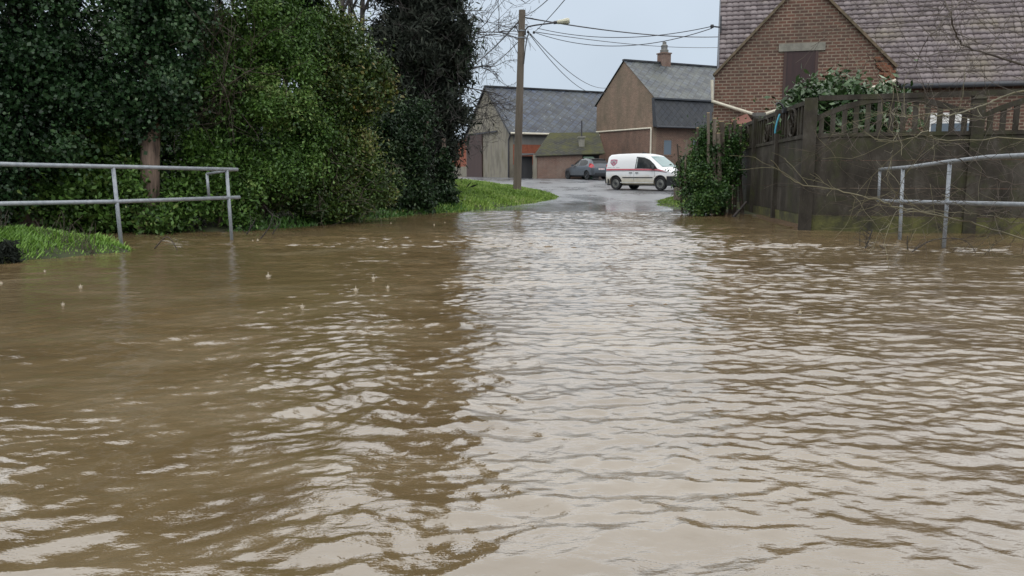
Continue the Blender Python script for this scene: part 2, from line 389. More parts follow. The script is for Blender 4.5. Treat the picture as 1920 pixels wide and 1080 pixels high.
gy_ = np.gradient(H, axis=0) / np.gradient(Y, axis=0); print('WAVE slope rms', [round(float(gy_[(Y > a) & (Y < a + 1)].std()), 3) for a in (2, 4, 8, 12, 18)])
n, k = X.shape
i = (np.arange(n - 1)[:, None] * k + np.arange(k - 1)[None]).ravel()
m, t, bs = material('muddy_flood_water'); v = coords(t)
sw = t.nodes.new('ShaderNodeTexNoise'); sw.inputs['Scale'].default_value = .9; sw.inputs['Detail'].default_value = 7; sw.inputs['Distortion'].default_value = 1.6; sw.inputs['Roughness'].default_value = .62
t.links.new(coords(t, 'Object', (.55, 1.0, 1)), sw.inputs['Vector'])       # silt swirls carried by the current
c = ramp(t, sw.outputs[0], [(.32, (.106, .073, .035)), (.5, (.135, .096, .048)), (.68, (.182, .138, .081))])
t.links.new(c, bs.inputs['Base Color']); bs.inputs['Roughness'].default_value = .035; bs.inputs['IOR'].default_value = 2.4
v2 = coords(t, 'Object', (.6, 1.2, 1))
h1 = noise(t, v2, 20, 4, .6)
bump(t, bs, h1, .34, .012); M['water'] = m
b = MB(); b.add(np.stack([X.ravel(), Y.ravel(), H.ravel()], 1), np.stack([i, i + 1, i + k + 1, i + k], 1))
tag(b.build('flood_water', M['water'], smooth=True), 'brown rippled flood water covering the whole road', kind='structure')
del X, Y, H
# ------------------------------------------------------------------ buildings
M['brick_house'] = brickmat('brown_red_brick', (.165, .076, .052), (.098, .05, .038), (.26, .21, .155), .235, .092, .016)
M['brick_old'] = brickmat('old_brown_brick', (.255, .165, .112), (.17, .105, .073), (.27, .22, .165), .23, .085, .014, (.12, .105, .07), .85)
M['brick_red'] = brickmat('old_red_brick', (.21, .105, .070), (.135, .07, .05), (.24, .19, .15), .23, .085, .014)
M['brick_orange'] = brickmat('bright_orange_brick', (.34, .095, .05), (.28, .078, .042), (.30, .13, .08), .22, .08, .008, (.18, .09, .06), .3)
M['brick_patch'] = brickmat('spalled_red_brick', (.19, .095, .068), (.13, .066, .05), (.22, .175, .14), .23, .085, .014, (.32, .28, .24), .3)
M['slate'] = slatemat('blue_grey_slate', (.012, .018, .032), (.046, .065, .105), (.004, .005, .008), .5, (.10, .11, .09), .35, white=.5)
M['slate2'] = slatemat('weathered_slate', (.02, .027, .037), (.07, .085, .105), (.006, .007, .01), .48, (.12, .13, .10), .5)
M['slatedark'] = slatemat('dark_slate', (.017, .021, .029), (.03, .036, .047), (.008, .009, .013), .42, (.06, .062, .062), .5)
M['mossroof'] = slatemat('mossy_tiles', (.03, .031, .027), (.045, .045, .037), (.015, .015, .012), .3, (.065, .066, .016), .9, .9)
M['render'] = mottled('stained_cement_render', (.085, .078, .06), (.24, .22, .175), 1.1, .9, c3=(.165, .15, .10), detail=9, stretch=(1, 1, .35))
M['cement'] = mottled('grey_cement', (.14, .14, .13), (.22, .215, .20), 2.5, .85, stretch=(1, 1, .2))
M['browndoor'] = mottled('brown_painted_boards', (.04, .02, .016), (.066, .035, .029), 9, .6, stretch=(1, 1, .05))
M['darkdoor'] = mottled('black_boards', (.015, .015, .017), (.03, .03, .032), 9, .7, stretch=(1, 1, .05))
M['maroon'] = mottled('maroon_boards', (.022, .010, .011), (.042, .018, .017), 11, .6, stretch=(1, 1, .04))
M['winglass'] = glassmat('grey_window_glass', (.10, .13, .16))
M['whitepaint'] = plain('white_paint', (.75, .75, .73), .4)
M['gutter'] = plain('dark_zinc_gutter', (.05, .055, .065), .4)
M['mossyedge'] = mottled('mossy_verge_mortar', (.08, .07, .04), (.19, .14, .095), 7, .9)
def rot2(a, rz): return (a[0] * math.cos(rz) - a[1] * math.sin(rz), a[0] * math.sin(rz) + a[1] * math.cos(rz))

# ---- big brick house on the right, local x along the facade, y = depth
HRZ = R(-14); P0 = at(1338, 200, 24.0); P0[2] = .1
exx = np.array((math.cos(HRZ), math.sin(HRZ), 0)); eyy = np.array((-math.sin(HRZ), math.cos(HRZ), 0))
def loc_h(px, py, d=0.0):
    p = onplane(px, py, P0 + eyy * d, eyy) - P0; return np.array((np.dot(p, exx), d, p[2]))
house = thing('brick_house', 'large brown brick house with steep tiled roof and gable loft door, behind the concrete fence', 'house', P0, HRZ)
gl = loc_h(1338, 143); gr = loc_h(1681, 128); pk = loc_h(1512, -41); gb = loc_h(1676, 146)
W = 15.5; ze = loc_h(1800, 156)[2]
D = 8.0
b = MB()
b.prism([(0, 0, -.3), (gr[0] - .06, 0, -.3), (gr[0] - .06, 0, gb[2]), (gr[0], 0, gr[2]), (pk[0], 0, pk[2]), (0, 0, gl[2])], (0, .3, 0))
b.build('gable_wall', M['brick_house'], house, uv=True, recalc=True)
b = MB(); b.box(gr[0] - .06, .06, -.3, W, .36, ze - .05); b.box(W - .3, .36, -.3, W, D, ze - .05); b.box(0.02, .3, -.3, .3, D, ze - .3); b.box(0, D, -.3, W, D + .3, ze - .05)
b.build('wall', M['brick_house'], house, uv=True)
# pantile roof: real courses
def tile_roof(L, S, pitch, x0, y0, z0, row=.235, colp=.19, clip=None):
    c, s = math.cos(pitch), math.sin(pitch); b = MB(); nr = int(S / row); sub = 6; nc = int(L / colp) * sub
    u = np.arange(nc + 1) / sub; prof = .034 * np.abs(np.sin(math.pi * u)) ** .45
    rr = np.random.default_rng(3)
    for r in range(nr):
        jit = np.repeat(rr.normal(0, .004, nc // sub + 2), sub)[:nc + 1]; st = []
        for t_, up in ((r * row - .03, .052), ((r + 1) * row, .006), (r * row - .03, .004)):
            st.append(np.stack([x0 + u * colp, y0 + (t_ + jit) * c - (up + prof) * s, z0 + (t_ + jit) * s + (up + prof) * c], 1))
        i = np.arange(nc); m_ = nc + 1
        V_ = np.concatenate(st); Fq = np.concatenate([np.stack([i, i + 1, i + m_ + 1, i + m_], 1), np.stack([i + 2 * m_, i + 2 * m_ + 1, i + 1, i], 1)])
        rv = np.repeat(rr.uniform(0, 1, nc // sub + 1), sub)[:nc]; rv = np.concatenate([rv, rv])
        cen = V_[Fq].mean(1); kp = ~((cen[:, 0] < clip) & (cen[:, 1] < .34)) if clip is not None else np.ones(len(Fq), bool)
        if kp.any(): b.add(V_, Fq[kp]); b.rnd.append(rv[kp])
    return b
m, t, bs = material('purple_grey_pantiles')
a = t.nodes.new('ShaderNodeAttribute'); a.attribute_name = 'rnd'; v = coords(t)
c = ramp(t, a.outputs['Fac'], [(0, (.10, .077, .078)), (.5, (.15, .12, .122)), (1, (.21, .175, .176))])
c = mixc(t, ramp(t, noise(t, v, .45, 7, .7), [(.5, G3(0)), (.72, G3(.65))]), c, (.21, .18, .105))
c = mixc(t, .6, c, ramp(t, noise(t, v, 7, 5, .7), [(.3, G3(.6)), (.7, G3(1.35))]), 'MULTIPLY')
t.links.new(c, bs.inputs['Base Color']); bs.inputs['Roughness'].default_value = .38; M['pantile'] = m
RP = R(47); vl = .12
tr = tile_roof(W + .2, 7.2, RP, vl, -.12, ze - .02, clip=gr[0] + .02)
roof = tr.build('roof', M['pantile'], house)
# rear slope and left verge closing
c7, s7 = math.cos(RP), math.sin(RP)
b = MB(); b.poly([(vl, -.12 + 7.2 * c7, ze + 7.2 * s7), (W + .2, -.12 + 7.2 * c7, ze + 7.2 * s7), (W + .2, 14.4 * c7, ze), (vl, 14.4 * c7, ze)])
b.poly([(vl + .01, -.1, ze - .1), (vl + .01, 7.2 * c7, ze - .1 + 7.2 * s7), (vl + .01, 14.4 * c7, ze - .1)])
b.build('rear_slope', M['pantile'], house)
# gable verges, mortar edge with tiles
b = MB(); 
for A, Bq in ((gl, pk), (pk, gr)):
    b.bar((A[0], .08, A[2] + .03), (Bq[0], .08, Bq[2] + .03), .40, .07, up=(0, 0, 1))
b.build('gable_verge', M['mossyedge'], house)
M['corbelbrick'] = brickmat('broken_orange_brick', (.27, .095, .045), (.20, .07, .035), (.25, .13, .08), .22, .08, .01)
b = MB(); n_ = 12
for q in range(n_):           # stepped orange bricks where the right verge has broken away
    f = q / (n_ - 1); A = np.array((gr[0], 0, gr[2])); Bq = np.array((pk[0], 0, pk[2])); p = A + (Bq - A) * (.15 * f)
    for k_ in range(int(3.4 - 2.6 * f) + 1):
        if random.random() < .62: b.box(p[0] - .20 - .12 * random.random(), -.05 - .03 * random.random(), p[2] - .13 - .09 * k_ , p[0] - .02 - .05 * random.random(), .05, p[2] - .06 - .09 * k_)
b.build('broken_corbel', M['corbelbrick'], house, uv=True)
la, lb = loc_h(1460, 92), loc_h(1548, 76)
b = MB(); b.box(la[0], -.05, la[2] - .08, lb[0], .02, la[2] + .14); b.build('lintel', M['stone'], house)
da, db = loc_h(1472, 92), loc_h(1530, 160)
b = MB(); b.box(da[0], -.018, db[2] - .5, db[0], .01, la[2] - .08)
dr = b.build('loft_door', M['maroon'], house)
for xa in (da[0] - .02, db[0] - .06):
    b = MB(); b.box(xa, -.03, db[2] - .55, xa + .08, .0, la[2] - .09); b.build('door_jamb', M['browndoor'], dr)
# gutters and pipes
b = MB(); b.tube([(gr[0] + .1, -.2, ze - .07), (W, -.2, ze - .07)], .075, 10); b.build('gutter', M['gutter'], house, smooth=True)
p1, p2, p3 = loc_h(1335, 150, -.12), loc_h(1336, 190, -.12), loc_h(1418, 216, -.12); p4, p5 = loc_h(1428, 216, -.12), loc_h(1474, 201, -.12)
q1, q2 = loc_h(1632, 166, -.12), loc_h(1680, 151, -.12)
for pl_, r_ in (([p1, p2, p3], .05), ([p4, p5], .05), ([q1, q2], .055)):
    b = MB(); b.tube(pl_, r_, 8); b.build('downpipe', M['whitepipe'], house)
hp = loc_h(1423, 215, -.12); b = MB(); b.lathe([(.03, -.42), (.06, -.40), (.10, -.22), (.20, -.05), (.21, .05), (.17, .05), (.0, -.1)], hp, 'z', 12); b.tube([hp + (0, 0, -.4), (hp[0], -.12, -.2)], .05, 8)
b.build('hopper', M['cement'], house)
# white window in the facade seen through the balusters
wa, wb = loc_h(1742, 212, .06), loc_h(1826, 232, .06)
b = MB(); b.box(wa[0], .03, wb[2] - .35, wb[0], .07, wa[2]); b.box(wa[0] - .05, .0, wb[2] - .42, wb[0] + .05, .09, wb[2] - .35)
wn = b.build('window', M['whitepaint'], house); b = MB()
mid = (wa[0] + wb[0]) / 2
for xa, xb in ((wa[0] + .07, mid - .04), (mid + .04, wb[0] - .07)): b.box(xa, .02, wb[2] - .28, xb, .028, wa[2] - .3)
b.build('pane', M['winglass'], wn)
# bracket for the cables on the left verge
pb = loc_h(1343, 50, 1.2); 
cable_end = P0 + exx * (vl - .25) + eyy * 1.6 + np.array((0, 0, onplane(1343, 49, P0 + eyy * 1.6, eyy)[2] - P0[2]))
b = MB(); le = (vl - .25, 1.6, cable_end[2] - P0[2]); b.bar(le, (vl + .05, 1.6, le[2] - .05), .04, .04); b.lathe([(.0, -.06), (.05, -.05), (.06, 0), (.05, .05), (0, .06)], (le[0], le[1], le[2]), 'z', 8); b.bar((vl + .02, 1.6, le[2] - .2), (vl + .02, 1.6, le[2] + .3), .05, .05)
b.build('cable_bracket', M['darkmetal'], house)

# ---- barn-like buildings: local x along ridge, y = across the gable (going back)
def frame_pts(px, Y, zb, rz):
    P = at(px, 330, Y); P[2] = zb; return P
BRZ = R(25)
def gabled(name, label, cat, px, Y, zb, rz, L, Wd, ze1, zp, wallm, roofm, ov=.25):
    P = frame_pts(px, Y, zb, rz); o = thing(name, label, cat, P, rz); ze1 -= zb; zp -= zb
    b = MB(); b.prism([(0, 0, -.5), (0, 0, ze1), (0, Wd / 2, zp), (0, Wd, ze1), (0, Wd, -.5)], (.35, 0, 0)); b.build('gable_wall', wallm, o, uv=True, recalc=True)
    return o, P, ze1, zp
# mid house
h2, P2, e2, k2 = gabled('farmhouse', 'tall brown brick farmhouse with slate roof and brick chimney behind the white van', 'house', 1222, 62, .82, BRZ, 16, 8.6, 7.2, 10.45, M['brick_old'], None)
L2 = 17; W2 = 8.6
def loc2(px, py, P, rz, axis):      # axis 'g' gable plane (normal local x), 's' side plane (normal local y)
    ex = np.array((math.cos(rz), math.sin(rz), 0)); ey = np.array((-math.sin(rz), math.cos(rz), 0))
    p = onplane(px, py, P, ex if axis == 'g' else ey) - P
    return np.array((np.dot(p, ex), np.dot(p, ey), p[2]))
zg = loc2(1170, 245, P2, BRZ, 'g')[2]; zlow = loc2(1235, 238, P2, BRZ, 's')[2]
b = MB(); b.box(-.03, .0, -.5, -.004, W2, zg); b.build('lower_wall', M['brick_red'], h2, uv=True)
b = MB(); b.box(.35, 0, -.5, L2, .3, zlow + .2); b.box(L2, 0, -.5, L2 + .3, W2, e2); b.box(.35, W2 - .3, -.5, L2, W2, e2); b.build('wall', M['brick_red'], h2, uv=True)
b = MB()
b.poly([(-.12, -.28, e2 - .12), (L2, -.28, e2 - .12), (L2, W2 / 2, k2 + .06), (-.12, W2 / 2, k2 + .06)])
b.poly([(L2, W2 + .25, e2 - .1), (-.12, W2 + .25, e2 - .1), (-.12, W2 / 2, k2 + .06), (L2, W2 / 2, k2 + .06)])
rf = b.build('roof', M['slate2'], h2, uv=True)
b = MB(); b.bar((-.12, W2 / 2, k2 + .08), (L2, W2 / 2, k2 + .08), .3, .14); b.build('ridge', M['slatedark'], rf)
b = MB()    # steep lower slope
b.prism([(-.02, -.10, e2 - .06), (-.02, -.55, zlow), (-.02, .0, zlow), (-.02, .25, e2 - .1)], (L2, 0, 0)); b.build('lower_roof', M['slatedark'], h2, uv=True, recalc=True)
b = MB(); b.tube([(-.05, -.62, zlow - .02), (L2, -.62, zlow - .02)], .08, 8); b.bar((-.1, -.3, e2 - .16), (L2, -.3, e2 - .16), .1, .12); b.build('gutter', M['gutter'], h2)
b = MB(); b.tube([(-.09, W2, zg + .1), (-.09, .15, zg), (-.09, .12, zg - .1), (-.09, .12, 0)], .07, 8); b.build('downpipe', M['whitepipe'], h2)
cx = loc2(1244, 150, P2 + np.array((-math.sin(BRZ), math.cos(BRZ), 0)) * (W2 / 2), BRZ, 's')[0]
b = MB(); b.box(cx - .42, W2 / 2 - .4, k2 - .7, cx + .42, W2 / 2 + .4, k2 + .8); b.box(cx - .48, W2 / 2 - .46, k2 + .8, cx + .48, W2 / 2 + .46, k2 + .9)
ch = b.build('chimney', M['brick_patch'], rf, uv=True)
b = MB(); b.lathe([(.34, .9), (.36, 1.15), (.26, 1.2), (.28, 1.45), (.30, 1.5), (.16, 1.62), (.17, 1.8), (.05, 1.85)], (cx, W2 / 2, k2), 'z', 10); b.build('chimney_pot', M['cement'], ch)
for pxa, pxb, pya, pyb in ((1245, 1258, 263, 290), (1300, 1312, 263, 290)):
    a1, a2 = loc2(pxa, pya, P2, BRZ, 's'), loc2(pxb, pyb, P2, BRZ, 's')
    b = MB(); b.box(a1[0] - .12, -.02, a1[2], a2[0] + .12, .04, a1[2] + .22); b.box(a1[0] - .12, -.05, a2[2] - .12, a2[0] + .12, .04, a2[2]); b.box(a1[0] - .1, -.015, a2[2], a1[0], .04, a1[2]); b.box(a2[0], -.015, a2[2], a2[0] + .1, .04, a1[2])
    wn = b.build('window', M['brick_house'], h2, uv=True); b = MB(); b.box(a1[0], -.01, a2[2], a2[0], .02, a1[2]); b.build('pane', M['winglass'], wn)
# barn
bn, P3, e3, k3 = gabled('barn', 'large grey rendered barn with blue slate roof and brown sliding door behind the utility pole', 'barn', 955, 66, .86, BRZ, 20, 9.85, 4.75, 8.85, M['render'], None)
L3, W3 = 21, 9.85
z1, z2, z3 = 3.65 - .86, 1.95 - .86, -.5
b = MB(); b.box(.35, 0, z1, L3, .3, e3); b.build('upper_wall', M['cement'], bn, uv=True)
b = MB(); b.box(.351, .012, z2, L3, .3, z1); b.build('brick_band', M['brick_orange'], bn, uv=True)
b = MB(); b.box(.351, .006, z3, L3, .3, z2); b.box(L3, 0, z3, L3 + .3, W3, e3); b.box(.35, W3 - .3, z3, L3, W3, e3); b.build('base_wall', M['render'], bn, uv=True)
b = MB(); b.poly([(-.18, -.4, e3 - .2), (L3, -.4, e3 - .2), (L3, W3 / 2, k3 + .06), (-.18, W3 / 2, k3 + .06)]); b.poly([(L3, W3 + .3, e3 - .18), (-.18, W3 + .3, e3 - .18), (-.18, W3 / 2, k3 + .06), (L3, W3 / 2, k3 + .06)])
rf = b.build('roof', M['slate'], bn, uv=True)
b = MB(); b.bar((-.18, W3 / 2, k3 + .08), (L3, W3 / 2, k3 + .08), .32, .14)
for q in (0, 1): b.bar((-.16, -.4 if q == 0 else W3 + .3, e3 - .22), (-.16, W3 / 2, k3 + .02), .06, .16)
b.build('ridge', M['slatedark'], rf)
b = MB(); b.tube([(-.1, -.45, e3 - .2), (L3, -.45, e3 - .2)], .09, 8); b.build('gutter', M['whitepipe'], bn)
b = MB(); b.tube([(-.06, -.45, e3 - .2), (-.1, -.06, e3 - .75), (-.1, -.06, 0)], .07, 8); b.build('downpipe', M['darkmetal'], bn)
d1, d2 = loc2(877, 252, P3, BRZ, 'g'), loc2(906, 333, P3, BRZ, 'g')
b = MB(); b.box(-.14, d2[1], -.02, -.05, d1[1], e3 + .0); dd = b.build('sliding_door', M['browndoor'], bn)
ra, rb = loc2(876, 252, P3, BRZ, 'g'), loc2(934, 244, P3, BRZ, 'g')
b = MB(); b.bar((-.12, ra[1], e3 + .1), (-.12, rb[1], e3 + .1), .12, .12); b.build('door_rail', M['darkmetal'], bn)
# brick lean-to on the barn's left
ly = W3 + .02; lw = 7.0
P = P3; sh = thing('brick_shed', 'low orange brick lean-to with grey base against the left end of the barn', 'shed', P3 + np.array((-math.sin(BRZ), math.cos(BRZ), 0)) * ly, BRZ)
b = MB(); b.prism([(.1, 0, 1.05), (.1, 0, e3 - .15), (.1, lw, e3 - 1.3), (.1, lw, 1.05)], (.3, 0, 0)); b.build('wall', M['brick_orange'], sh, uv=True, recalc=True)
b = MB(); b.box(.08, 0, -.5, .4, lw, 1.05); b.build('base_wall', M['render'], sh)
b = MB(); b.hexa([(-.1, 0, e3 - .12), (8, 0, e3 - .12), (8, lw + .2, e3 - 1.3), (-.1, lw + .2, e3 - 1.3), (-.1, 0, e3), (8, 0, e3), (8, lw + .2, e3 - 1.18), (-.1, lw + .2, e3 - 1.18)]); b.build('roof', M['cement'], sh)
# annex with mossy roof
PA = frame_pts(1007, 61, .8, 0); an = thing('outbuilding', 'low red brick outbuilding with mossy hipped roof behind the grey hatchback', 'outbuilding', PA, R(2))
wA = 4.9; eA = 1.85; tA = 3.72; dA = 3.4
b = MB(); b.box(0, 0, -.4, 3.55, .3, eA); b.box(0, .3, -.4, .3, dA, eA); b.box(3.25, .3, -.4, 3.55, dA, eA); b.build('wall', M['brick_patch'], an, uv=True)
b = MB(); b.poly([(-.15, -.2, eA - .08), (wA + .4, -.2, eA + .12), (wA + .4, dA, tA + .05), (1.25, dA, tA)]); b.poly([(-.15, -.2, eA - .08), (1.25, dA, tA), (-.15, dA, eA - .08)])
b.poly([(-.15, -.2, eA - .14), (-.15, dA, eA - .14), (wA + .4, dA, eA), (wA + .4, -.2, eA + .06)]); b.poly([(-.15, -.2, eA - .14), (wA + .4, -.2, eA + .06), (wA + .4, -.2, eA + .12), (-.15, -.2, eA - .08)])
rf = b.build('roof', M['mossroof'], an, uv=True)
b = MB(); b.tube([(3.62, 1.2, eA + .4), (3.62, 1.2, eA + 2.7)], .055, 8); b.build('flue_pipe', M['darkmetal'], rf)
b = MB(); b.box(3.4, 1.0, eA + .2, 3.84, 1.4, eA + 1.35); b.box(3.32, .92, eA + 1.35, 3.92, 1.48, eA + 1.47); b.build('chimney', M['stone'], rf)
b = MB(); b.box(-.32, -.05, -.3, -.02, .2, eA); b.build('pier', M['render'], an)
b = MB(); b.box(-1.55, .6, -.3, -.34, .66, eA - .1); b.build('door', M['darkdoor'], an)
b = MB(); b.hexa([(-1.6, .2, eA - .12), (-.1, -.05, eA - .02), (-.1, 3, eA + .1), (-1.6, 3, eA + .1), (-1.6, .2, eA - .05), (-.1, -.05, eA + .05), (-.1, 3, eA + .2), (-1.6, 3, eA + .2)]); b.build('porch_roof', M['slatedark'], an)
b = MB(); b.box(3.56, 2.2, -.3, wA + .3, 2.3, eA); b.build('recess_shade_wall', M['darkdoor'], an)  # near-black sheet, its colour stands in for the shade in the recess
M['binpl'] = plain('dark_green_plastic', (.02, .06, .035), .45)
bx = thing('garden_bin', 'dark green bin with pale lid edge behind the grey hatchback', 'bin', at(1103, 330, 60.2) * (1, 1, 0) + (0, 0, .78))
b = MB(); b.hexa([(-.3, -.3, 0), (.3, -.3, 0), (.3, .3, 0), (-.3, .3, 0), (-.38, -.36, 1.55), (.38, -.36, 1.55), (.38, .36, 1.55), (-.38, .36, 1.55)]); b.build('body', M['binpl'], bx)
b = MB(); b.hexa([(-.42, -.4, 1.56), (.42, -.4, 1.56), (.42, .4, 1.56), (-.42, .4, 1.56), (-.36, -.34, 1.66), (.36, -.34, 1.66), (.36, .34, 1.7), (-.36, .34, 1.7)]); b.build('lid', M['binpl'], bx)
b = MB(); b.bar((-.36, -.42, 1.5), (-.02, -.42, 1.5), .05, .09); b.build('handle', M['whitepaint'], bx)
# ------------------------------------------------------------------ railings
def railing(name, label, posts, top, mid, extra, rposts=.027, rrail=.029):
    o = thing(name, label, 'railing', (posts[0][0][0], posts[0][0][1], -.2))
    b = MB(); b.tube(top, rrail, 12); b.build('top_rail', M['steel'], o, smooth=True, world=True)
    b = MB(); b.tube(mid, rrail, 12); b.build('middle_rail', M['steel'], o, smooth=True, world=True)
    for a, c in posts:
        b = MB(); b.tube([a, c], rposts, 12); b.build('post', M['steel'], o, smooth=True, world=True)
    for a, c in extra:
        b = MB(); b.tube([a, c], rposts * .85, 10); b.build('upright', M['steel'], o, smooth=True, world=True)
A = onz(229, 460, .03); A = np.array((A[0], A[1], -.3)); Bp = onz(435, 447, 0); Bp = np.array((Bp[0], Bp[1], -.3))
dirL = (Bp - A) / np.linalg.norm(Bp - A)
def onl(px, py, P=A, d=dirL):      # point of the rail's vertical plane under a pixel
    n = np.array((d[1], -d[0], 0)); return onplane(px, py, P, n)
PA_, PB_ = onl(212, 313), onl(425, 318)
T0 = onl(-160, 303); T1 = onl(445, 318)
M0 = onl(-160, 385); M1 = onl(449, 370)
back = np.array((-dirL[1], dirL[0], 0)) * .9
u1 = onplane(388, 326, A + back * 0.8, np.array((dirL[1], -dirL[0], 0))); u2 = onplane(392, 371, A + back * .8, np.array((dirL[1], -dirL[0], 0)))
railing('tube_railing', 'galvanised tube railing standing in the flood by the left grass bank', [(A, PA_), (Bp, PB_), (np.array((-160 / 1, 0, 0)) * 0 + onl(-130, 470) * (1, 1, 0) + (0, 0, -.3), onl(-140, 303))],
        [T0, onl(40, 309), onl(240, 313), T1], [M0, onl(218, 378), M1], [(u1, u2)])
b = MB(); 
rail_l = [o for o in col.objects if o.name == 'tube_railing'][0]
b.tube([T1 - dirL * .05, u1], .022, 8); b.build('return_rail', M['steel'], rail_l, smooth=True, world=True)
b = MB(); b.tube([u2, M1 - dirL * .12], .022, 8); b.build('return_rail', M['steel'], rail_l, smooth=True, world=True)
C_ = onz(1770, 462, 0); C_[2] = -.3; D_ = onz(1688, 447, 0); D_[2] = -.3
dirR = (D_ - C_) / np.linalg.norm(D_ - C_)
def onr(px, py): return onplane(px, py, C_, np.array((dirR[1], -dirR[0], 0)))
PC, PD = onr(1781, 304), onr(1693, 316)
E1, E2 = onr(1650, 318), onr(1647, 376)
railing('tube_railing', 'galvanised tube railing with bent closed end, in front of the dark concrete fence', [(C_, PC), (D_, PD)],
        [onr(2060, 286), onr(1930, 291), onr(1850, 295), onr(1781, 303), onr(1700, 314), E1], [onr(2060, 385), onr(1930, 384), onr(1772, 380), onr(1690, 378), onr(1660, 377), E2], [(E1 + (0, 0, .01), E2)], rrail=.031)

# ------------------------------------------------------------------ concrete fences
M['concrete_moss'] = None
m, t, bs = material('mossy_concrete_plinth'); v = coords(t)
c = ramp(t, noise(t, v, 2.4, 8, .7), [(.34, (.018, .016, .011)), (.5, (.06, .06, .018)), (.66, (.13, .13, .035))])
t.links.new(c, bs.inputs['Base Color']); bs.inputs['Roughness'].default_value = .8; bump(t, bs, noise(t, v, 40, 5), .5, .015); M['concrete_moss'] = m
m, t, bs = material('streaked_dark_concrete'); v = coords(t, 'Object', (1.2, 1.2, .55)); v1 = coords(t)
c = ramp(t, noise(t, v, 2.0, 8, .7), [(.3, (.017, .0145, .0115)), (.52, (.046, .040, .032)), (.72, (.10, .091, .078))])
c = mixc(t, ramp(t, noise(t, v1, 1.3, 8, .72), [(.5, G3(0)), (.66, G3(.7))]), c, (.05, .056, .022))
c = mixc(t, ramp(t, noise(t, v1, 16, 3, .5), [(.66, G3(0)), (.74, G3(.5))]), c, (.09, .087, .08))
t.links.new(c, bs.inputs['Base Color']); bs.inputs['Roughness'].default_value = .75; bs.inputs['Specular IOR Level'].default_value = .2; bump(t, bs, noise(t, v1, 45, 5), .4, .012); M['concrete_dark'] = m
FC = onz(1508, 430, 0); FC[2] = -.4
ztop = 2.44
def run(name, label, P, rz, bays, bayw, style):
    o = thing(name, label, 'fence', P, rz); h = ztop - P[2]; zs = 1.78 - P[2]; zw = .27 - P[2]
    for k in range(bays + (1 if style == 'front' else 1)):
        x = k * bayw; b = MB()
        if k == 0 and style == 'front': b.box(-.115, -.12, 0, .115, .12, h - .02)
        elif style == 'front': b.box(x - .1, -.1, 0, x + .1, .1, h - .12); b.hexa([(x - .12, -.12, h - .12), (x + .12, -.12, h - .12), (x + .12, .12, h - .12), (x - .12, .12, h - .12), (x - .02, -.02, h - .02), (x + .02, -.02, h - .02), (x + .02, .02, h - .02), (x - .02, .02, h - .02)])
        elif k < bays: b.box(x - .08, -.10, 0, x + .08, .08, h - .02); 
        else: continue
        b.build('post', M['concrete_dark'], o)
    for k in range(bays):
        xa = k * bayw + .1; xb = (k + 1) * bayw - .1; Wd = xb - xa
        b = MB(); b.box(xa, -.035, 0, xb, .045, zw); b.build('plinth_panel', M['concrete_moss'], o)
        b = MB(); npan = 3
        for q in range(npan):
            a = zw + (zs - zw) * q / npan + .006; c2 = zw + (zs - zw) * (q + 1) / npan
            b.box(xa, -.022, a, xb, .028, c2)
        b.box(xa, -.045, zs - .07, xb, .05, zs); b.build('panel', M['concrete_dark'], o)
        b = MB()
        if style == 'front':       # balusters under a flat arch, one arch per bay
            nb = 13; 
            arch = lambda f: zs + .20 + (h - .10 - zs - .22) * math.sin(math.pi * min(max(f, 0), 1)) ** .8
            N = 24
            for i in range(N):
                f0, f1 = i / N, (i + 1) / N; x0, x1 = xa + Wd * f0, xa + Wd * f1; a0, a1 = arch(f0), arch(f1)
                b.hexa([(x0, -.035, a0), (x1, -.035, a1), (x1, .035, a1), (x0, .035, a0), (x0, -.035, a0 + .10), (x1, -.035, a1 + .10), (x1, .035, a1 + .10), (x0, .035, a0 + .10)])
            for i in range(nb):
                f = (i + .5) / nb; x = xa + Wd * f; b.box(x - .042, -.025, zs, x + .042, .025, arch(f) + .03)
        else:                      # solid frame with a ring and bars
            b.box(xa, -.03, h - .11, xb, .04, h - .03); b.box(xa, -.03, zs, xa + .1, .03, h - .1); b.box(xb - .1, -.03, zs, xb, .03, h - .1); b.box(xa + .1, .01, zs, xb - .1, .03, h - .1)
            cx_, cz_ = (xa + xb) / 2, (zs + h - .1) / 2; r = (h - .1 - zs) / 2 - .01
            an = np.linspace(0, 2 * math.pi, 29); b.tube(np.stack([cx_ + r * np.cos(an), 0 * an - .02, cz_ + r * np.sin(an)], 1), .035, 6)
            an = np.linspace(0, 2 * math.pi, 17); b.tube(np.stack([cx_ + .09 * np.cos(an), 0 * an - .03, cz_ + .09 * np.sin(an)], 1), .025, 6)
            for i in range(8):
                if abs((i + .5) / 8 - .5) * Wd > r + .05: x = xa + .1 + (Wd - .2) * (i + .5) / 8; b.box(x - .03, -.02, zs, x + .03, .02, h - .1)
            for q in range(6): a_ = q * math.pi / 3; b.bar((cx_ + .1 * math.cos(a_), -.02, cz_ + .1 * math.sin(a_)), (cx_ + r * math.cos(a_), -.02, cz_ + r * math.sin(a_)), .035, .035, up=(0, 1, 0))
        b.build('decorative_panel', M['concrete_dark'], o)
    return o
ff = run('concrete_fence', 'dark mossy concrete fence with arched baluster tops behind the right railing', FC, R(-19), 4, 2.72, 'front')
b = MB(); b.box(.13, -.05, ztop + .33, 5.3, .03, ztop + .42); b.box(2.6, -.03, ztop + .30, 2.66, .02, ztop + .33); b.build('top_rail', M['concrete_dark'], ff)
F1 = onz(1396, 400, 0); sd = F1 - FC; srz = math.atan2(sd[1], sd[0])
fs = run('concrete_fence', 'dark concrete fence with ring motif panels running along the flooded road', FC + sd / np.linalg.norm(sd) * 7.65, srz + math.pi, 3, 2.55, 'side')

